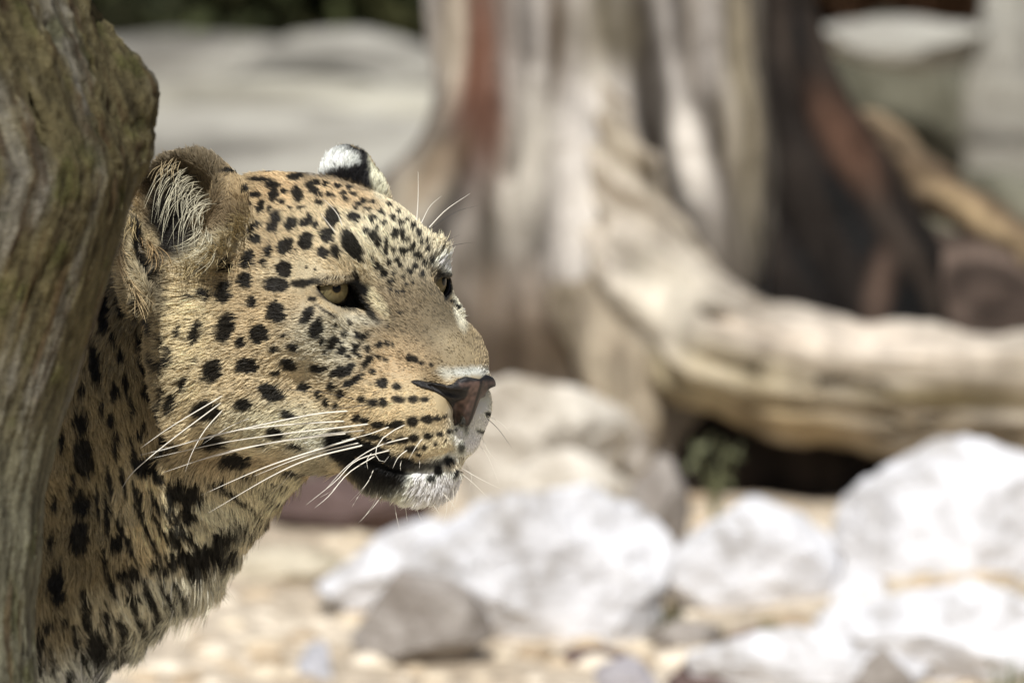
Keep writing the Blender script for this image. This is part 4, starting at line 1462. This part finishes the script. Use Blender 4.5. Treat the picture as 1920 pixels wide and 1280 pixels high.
def wood_piece(name, segs, k, uv, blobs, base_cols, parent, mat, disp=14, seed=1, lo=None, hi=None, cuts=(), step=9.0):
    P = np.array([s_[0] + (s_[2],) for s_ in segs] + [s_[1] + (s_[3],) for s_ in segs], float)
    lo = (P[:, :3] - P[:, 3:]).min(0) - 40
    hi = (P[:, :3] + P[:, 3:]).max(0) + 40
    F = Field(np.arange(lo[0], hi[0], step), np.arange(lo[1], hi[1], step), np.arange(lo[2], hi[2], step), 90)
    for i, (a, b, ra, rb) in enumerate(segs):
        F.cone(a, b, ra, rb, k if i else 0)
    for a, b, ra, rb in cuts:
        F.cone(a, b, ra, rb, 18, 'sub')
    V, Q = F.mesh()
    N = vnormals(V, Q)
    if (N * (V - V.mean(0))).sum(1).mean() < 0:
        N = -N
    U = uv(V)                                        # grain coordinates: two across, one along
    g = fbm(np.c_[U[:, 0] / 42, U[:, 2] / 420, U[:, 1] / 42], 4, seed)
    g2 = fbm(np.c_[U[:, 0] / 90, U[:, 2] / 700, U[:, 1] / 90], 3, seed + 7)
    rid = np.abs(vnoise(np.c_[U[:, 0] / 60, U[:, 2] / 600, U[:, 1] / 60], seed + 13))
    V = V + N * (disp * g + disp * 1.2 * (rid - 0.4) + 5 * fbm(V / 30, 3, seed + 5))[:, None]
    c1, c2, c3 = base_cols
    t = sstep(-0.35, 0.35, g2 + 0.4 * g)[:, None]
    col = c2 * (1 - t) + c1 * t
    t = sstep(0.08, 0.36, fbm(np.c_[U[:, 0] / 34, U[:, 2] / 500, U[:, 1] / 34], 3, seed + 21))[:, None] * 0.75
    col = col * (1 - t) + c3 * t
    col = col * (0.72 * (1 + 0.75 * g - 0.25 * (rid < 0.12)))[:, None]
    col = paint(V, col, blobs)
    me = poly_mesh(name, SF(V), Q)
    color_attr(me, 'tint', np.clip(col, 0.01, 0.9))
    o = link(name, me, parent, mat)
    if parent is not None:
        o.matrix_parent_inverse = parent.matrix_world.inverted()
    return o


stump = thing('driftwood_stump', 'huge weathered grey driftwood stump with spreading roots behind the leopard', 'tree stump')
_b = SF([(1130, GY, 0)])[0]
stump.location = (_b[0], _b[1], 0)
bpy.context.view_layer.update()
driftM = wood_colors('weathered_driftwood', 0.85, 30, 0.7)
SIL, TANW, DKW = C8(196, 190, 184), C8(128, 119, 108), C8(58, 51, 47)
REDW, WHW = C8(140, 70, 44), C8(232, 226, 218)


def uv_trunk(V):
    # grain runs down the trunk and fans out with the flare
    y = V[:, 1]
    w = np.interp(y, [-700, 100, 300, 500, 700, 900], [0.95, 1.0, 1.1, 1.35, 1.7, 1.9])
    return np.c_[(V[:, 0] - 1130) / w, V[:, 2] / w, y]


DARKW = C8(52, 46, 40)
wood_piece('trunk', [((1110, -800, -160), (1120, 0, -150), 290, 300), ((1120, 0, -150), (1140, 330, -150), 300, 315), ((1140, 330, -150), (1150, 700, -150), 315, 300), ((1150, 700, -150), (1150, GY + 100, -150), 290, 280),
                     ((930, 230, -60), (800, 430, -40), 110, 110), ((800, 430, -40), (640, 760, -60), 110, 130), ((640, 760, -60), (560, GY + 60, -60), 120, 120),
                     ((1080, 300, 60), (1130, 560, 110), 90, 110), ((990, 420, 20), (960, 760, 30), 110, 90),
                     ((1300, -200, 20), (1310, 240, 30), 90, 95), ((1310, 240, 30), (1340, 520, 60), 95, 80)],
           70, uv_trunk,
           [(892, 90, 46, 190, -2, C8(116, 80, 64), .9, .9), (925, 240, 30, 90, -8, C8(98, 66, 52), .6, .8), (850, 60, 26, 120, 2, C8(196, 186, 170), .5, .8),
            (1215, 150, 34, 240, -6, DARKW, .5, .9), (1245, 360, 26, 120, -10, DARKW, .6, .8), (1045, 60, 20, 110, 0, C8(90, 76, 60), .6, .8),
            (1135, 180, 40, 70, -10, WHW, .6, .9), (1290, 290, 30, 80, -12, WHW, .6, .8), (1120, 420, 60, 150, -6, WHW, .7, .7), (990, 320, 50, 150, 8, C8(186, 180, 168), .7, .6),  # white wood patches, and a lit area painted low on the front
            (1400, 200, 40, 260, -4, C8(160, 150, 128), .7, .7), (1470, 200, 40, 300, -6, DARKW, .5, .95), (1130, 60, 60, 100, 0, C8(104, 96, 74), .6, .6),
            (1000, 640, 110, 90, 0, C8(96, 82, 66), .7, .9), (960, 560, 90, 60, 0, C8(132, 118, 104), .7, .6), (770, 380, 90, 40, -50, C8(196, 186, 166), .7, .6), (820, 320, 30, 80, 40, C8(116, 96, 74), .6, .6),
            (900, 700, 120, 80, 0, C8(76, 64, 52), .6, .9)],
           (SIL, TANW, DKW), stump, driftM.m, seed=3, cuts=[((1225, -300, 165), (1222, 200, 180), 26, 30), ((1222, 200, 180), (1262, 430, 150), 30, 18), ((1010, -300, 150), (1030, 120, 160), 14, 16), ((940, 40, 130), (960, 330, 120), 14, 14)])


def uv_root(V):
    x = V[:, 0]
    yc = np.interp(x, [1000, 1150, 1300, 1450, 1650, 1920, 2300], [360, 560, 640, 690, 730, 730, 760])
    return np.c_[V[:, 1] - yc, V[:, 2], x * 1.0]


wood_piece('root', [((1140, 60, 90), (1140, 330, 110), 50, 80), ((1140, 330, 110), (1200, 520, 140), 80, 108), ((1200, 520, 140), (1310, 640, 170), 108, 114), ((1310, 640, 170), (1480, 706, 200), 114, 116), ((1480, 706, 200), (1700, 742, 220), 116, 112), ((1700, 742, 220), (2000, 742, 230), 112, 112), ((2000, 742, 230), (2500, 830, 200), 108, 80), ((2500, 830, 200), (2900, GY + 60, 160), 80, 50)],
           60, uv_root, [(1340, 720, 150, 60, 12, C8(200, 186, 152), .7, .6), (1480, 790, 140, 34, 12, C8(160, 140, 104), .6, .7), (1700, 700, 200, 12, 8, C8(104, 92, 70), .7, .8), (1420, 640, 150, 9, 22, C8(120, 106, 88), .7, .7), (1560, 760, 200, 14, 10, C8(120, 104, 76), .7, .7), (1600, 640, 260, 36, 6, C8(214, 202, 188), .7, .7), (1760, 745, 170, 18, 4, C8(112, 100, 66), .7, .7), (1240, 560, 70, 80, -20, C8(222, 214, 198), .7, .8)],
           (C8(222, 212, 198), C8(182, 170, 150), C8(112, 98, 78)), stump, driftM.m, seed=9, disp=20, cuts=[((1270, 580, 255), (1560, 662, 318), 15, 14), ((1560, 662, 318), (1960, 700, 338), 14, 12), ((1380, 748, 300), (1800, 795, 322), 13, 11), ((1330, 680, 290), (1640, 730, 326), 8, 8)])
wood_piece('root', [((1090, 560, 150), (1150, 680, 190), 76, 62), ((1150, 680, 190), (1185, 790, 210), 62, 42), ((1185, 790, 210), (1196, GY + 30, 215), 40, 22)],
           40, uv_trunk, [(1190, 840, 26, 40, 0, C8(206, 200, 194), .6, .8)], (C8(206, 192, 170), C8(176, 162, 140), C8(130, 112, 90)), stump, driftM.m, seed=14, disp=8, step=7)
_dk = [((1400, -100, -200), (1450, 160, -200), 110, 115), ((1450, 160, -200), (1560, 360, -180), 120, 130), ((1560, 360, -180), (1640, 520, -160), 130, 125), ((1640, 520, -160), (1700, GY + 60, -140), 130, 150), ((1440, 200, -200), (1500, 560, -190), 120, 130), ((1500, 560, -190), (1420, GY + 40, -120), 140, 130), ((1240, 790, 10), (1580, 850, 20), 90, 100), ((1230, 870, 20), (1600, 910, 20), 85, 85)]  # dark root, plus a mass added whose near-black colour makes the hollow's shade
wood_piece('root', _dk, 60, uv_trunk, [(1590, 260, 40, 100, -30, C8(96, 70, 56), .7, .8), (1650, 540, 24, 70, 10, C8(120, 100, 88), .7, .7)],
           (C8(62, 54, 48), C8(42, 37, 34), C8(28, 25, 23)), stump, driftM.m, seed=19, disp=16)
wood_piece('root', [((1640, 250, -260), (1760, 350, -220), 50, 44), ((1760, 350, -220), (1960, 480, -180), 44, 46), ((1960, 480, -180), (2250, 640, -150), 46, 60), ((2250, 640, -150), (2450, GY + 30, -140), 60, 50)],
           40, uv_root, [(1840, 400, 110, 20, 35, C8(178, 156, 122), .7, .7)], (C8(150, 132, 108), C8(124, 106, 86), C8(92, 76, 62)), stump, driftM.m, seed=24, disp=8, step=8)
wood_piece('root', [((1700, 480, -220), (1860, 560, -190), 70, 80), ((1860, 560, -190), (2100, 640, -180), 84, 90), ((1840, 540, -200), (1880, GY + 60, -200), 90, 110)],
           60, uv_root, [], (C8(124, 108, 98), C8(98, 84, 76), C8(70, 60, 54)), stump, driftM.m, seed=29, disp=12)


# ---------------------------------------------------------------- planting
def leaf_cloud(name, c, r, n, size, mat, parent=None, seed=0, up=0.0):
    r_ = np.random.default_rng(seed)
    u = r_.normal(size=(n, 3))
    u /= np.linalg.norm(u, axis=1, keepdims=True)
    rad = 0.55 + 0.45 * r_.random(n) ** 0.6
    rad *= 1 + 0.28 * vnoise(u * 2.3 + seed, seed)
    P = np.array(c) + u * rad[:, None] * np.array(r)
    keep = P[:, 2] > 0.0
    P, u = P[keep], u[keep]
    n = len(P)
    a = norm_(r_.normal(size=(n, 3)) + u * 0.5)
    b = norm_(np.cross(a, r_.normal(size=(n, 3))))
    s = size * (0.6 + 0.8 * r_.random(n))[:, None]
    V = np.stack([P - a * s, P + b * s * 0.42, P + a * s, P - b * s * 0.42], 1).reshape(-1, 3)
    Q = np.arange(n * 4).reshape(n, 4)
    me = poly_mesh(name, V - (0 if parent is None else 0), Q, False)
    o = link(name, me, parent, mat)
    return o


leafM = Mat('dark_leaves', 0.6, 0.3)
nz = leafM.n('ShaderNodeTexNoise', Scale=2.5, Detail=3.0)
tc = leafM.n('ShaderNodeTexCoord')
leafM.l(tc.outputs['Object'], nz.inputs['Vector'])
rp = leafM.n('ShaderNodeValToRGB')
rp.color_ramp.elements[0].position, rp.color_ramp.elements[0].color = 0.35, (0.020, 0.026, 0.012, 1)
rp.color_ramp.elements[1].position, rp.color_ramp.elements[1].color = 0.65, (0.075, 0.085, 0.034, 1)
leafM.l(nz.outputs['Fac'], rp.inputs['Fac'])
leafM.l(rp.outputs['Color'], leafM.b.inputs['Base Color'])
stemM = Mat('dark_stem', 0.9, 0.1)
stemM.b.inputs['Base Color'].default_value = (0.05, 0.036, 0.024, 1)
redM = Mat('rusty_leaves', 0.7, 0.2)
redM.b.inputs['Base Color'].default_value = (0.070, 0.038, 0.020, 1)


def bush(px, py, d, r, mat, label, seed, n=2600):
    c = at(px, py, d)
    root = thing('bush', label, 'bush', (c[0], c[1], 0))
    root['group'] = 'bushes along the back'
    bpy.context.view_layer.update()
    inv = root.matrix_world.inverted()
    o = leaf_cloud('foliage', (c[0], c[1], r[2] * 0.72), r, n, 0.05, mat, root, seed)
    o.matrix_parent_inverse = inv
    for q in range(4):
        an = q * 1.6 + seed
        pth = spline([(c[0], c[1], -0.05), (c[0] + 0.12 * math.cos(an), c[1] + 0.12 * math.sin(an), r[2] * 0.5), (c[0] + 0.4 * math.cos(an), c[1] + 0.4 * math.sin(an), r[2] * 1.1)], 8)
        V, F = tube(pth, np.linspace(0.03, 0.01, 8), 6)
        o = link('stem', py_mesh('stem', V, F), root, stemM.m)
        o.matrix_parent_inverse = inv
    return root


bush(190, -10, 15.8, (0.75, 0.6, 0.62), leafM.m, 'dark green bush above the ledge at the far left', 3)
bush(500, -10, 15.6, (0.62, 0.6, 0.58), leafM.m, 'dark green bush above the middle of the pale ledge', 4)
bush(790, -10, 15.7, (0.62, 0.6, 0.60), leafM.m, 'dark green bush next to the red-brown side of the stump', 5)
bush(1480, -20, 15.9, (0.55, 0.5, 0.66), redM.m, 'rust-brown bush just right of the stump top', 6)
bush(1740, -10, 15.6, (0.60, 0.5, 0.66), redM.m, 'rust-brown bush above the boulder with the sunlit top', 7)
bush(1990, -60, 16.0, (0.55, 0.5, 0.7), leafM.m, 'dark green bush at the upper right corner', 8)

# low weed in the hollow under the root
grM = Mat('fresh_leaves', 0.6, 0.3)
grM.b.inputs['Base Color'].default_value = (*C8(104, 106, 76), 1)
c = at(1340, 890, 9.9)
c[2] = 0
weed = thing('weed', 'pale green weed growing in the dark hollow under the thick root', 'plant', tuple(c))
bpy.context.view_layer.update()
inv = weed.matrix_world.inverted()
o = leaf_cloud('foliage', (c[0], c[1], 0.055), (0.035, 0.035, 0.045), 16, 0.009, grM.m, weed, 41)
o.matrix_parent_inverse = inv
for q in range(5):
    an = q * 1.3
    V, F = tube(spline([(c[0], c[1], -0.01), (c[0] + 0.01 * math.cos(an), c[1] + 0.01 * math.sin(an), 0.035), (c[0] + 0.03 * math.cos(an), c[1] + 0.03 * math.sin(an), 0.08)], 6), np.linspace(.0025, .001, 6), 5)
    o = link('stem', py_mesh('stem', V, F), weed, grM.m)
    o.matrix_parent_inverse = inv


def grass_tuft(px, py, d, n, h, label, seed, colr):
    r_ = np.random.default_rng(seed)
    c = at(px, py, d)
    V, Q = [], []
    for i in range(n):
        an = r_.random() * 6.283
        le = h * (0.5 + 0.6 * r_.random())
        ln = 0.5 * le * r_.random()
        b = np.array([c[0], c[1], -0.01]) + np.r_[r_.normal(0, .018, 2), 0]
        dr = np.array([math.cos(an), math.sin(an), 0])
        sd = np.array([-dr[1], dr[0], 0]) * 0.0018
        P = [b, b + dr * ln * .3 + np.array([0, 0, le * .6]), b + dr * ln + np.array([0, 0, le])]
        o_ = len(V)
        V += [P[0] - sd, P[0] + sd, P[1] - sd * .8, P[1] + sd * .8, P[2]]
        Q += [(o_, o_ + 1, o_ + 3, o_ + 2), (o_ + 2, o_ + 3, o_ + 4)]
    org = np.array([c[0], c[1], 0])
    me = py_mesh('grass_tuft', np.array(V) - org, Q)
    M = Mat('grass', 0.7, 0.2)
    M.b.inputs['Base Color'].default_value = (*colr, 1)
    o = link('grass_tuft', me, None, M.m)
    o.location = org
    o['label'], o['category'] = label, 'grass'


grass_tuft(1905, 1330, 8.45, 34, 0.085, 'small green grass tuft at the bottom right corner', 5, C8(92, 104, 56))
grass_tuft(1440, 1225, 9.0, 26, 0.035, 'short olive grass growing between the rounded and cream rocks', 6, C8(112, 104, 62))
grass_tuft(1240, 1190, 9.15, 26, 0.035, 'olive moss tuft at the right foot of the large white boulder', 7, C8(92, 88, 48))

# pebbles
r_ = np.random.default_rng(77)
Vp, Qp = CS[10]
AV, AQ = [], []
for i in range(900):
    py = 880 + 430 * r_.random() ** 0.8
    d = ground_d(py)
    k = PX * d / FOCUS
    x = ((r_.random() * 2300 - 200) - 960) * k
    p = at(960, py, d)
    s = 0.005 + 0.016 * r_.random() ** 2.2
    sc = s * np.array([1, 0.8 + 0.3 * r_.random(), 0.55])
    W = Vp * (1 + 0.16 * vnoise(Vp * 1.7 + i, i))[:, None] * sc
    AV.append(W + np.array([x, p[1], s * 0.25 - 0.004]))
    AQ.append(Qp + i * len(Vp))
AV = np.concatenate(AV)
AV[:, 2] += np.repeat(ground_z(AV[:, 0].reshape(900, -1).mean(1), AV[:, 1].reshape(900, -1).mean(1)), len(Vp))
me = poly_mesh('pebbles', AV, np.concatenate(AQ))
tint = np.repeat(np.array([C8(214, 200, 176), C8(190, 172, 146), C8(226, 214, 194), C8(164, 146, 122)])[r_.integers(0, 4, 900)], len(Vp), axis=0)
color_attr(me, 'tint', tint)
M = Mat('pebble_stone', 0.85, 0.2)
a = M.n('ShaderNodeAttribute', _attribute_name='tint')
M.l(a.outputs['Color'], M.b.inputs['Base Color'])
link('pebbles', me, None, M.m, kind='stuff', label='loose pebbles scattered over the sand', category='pebbles')
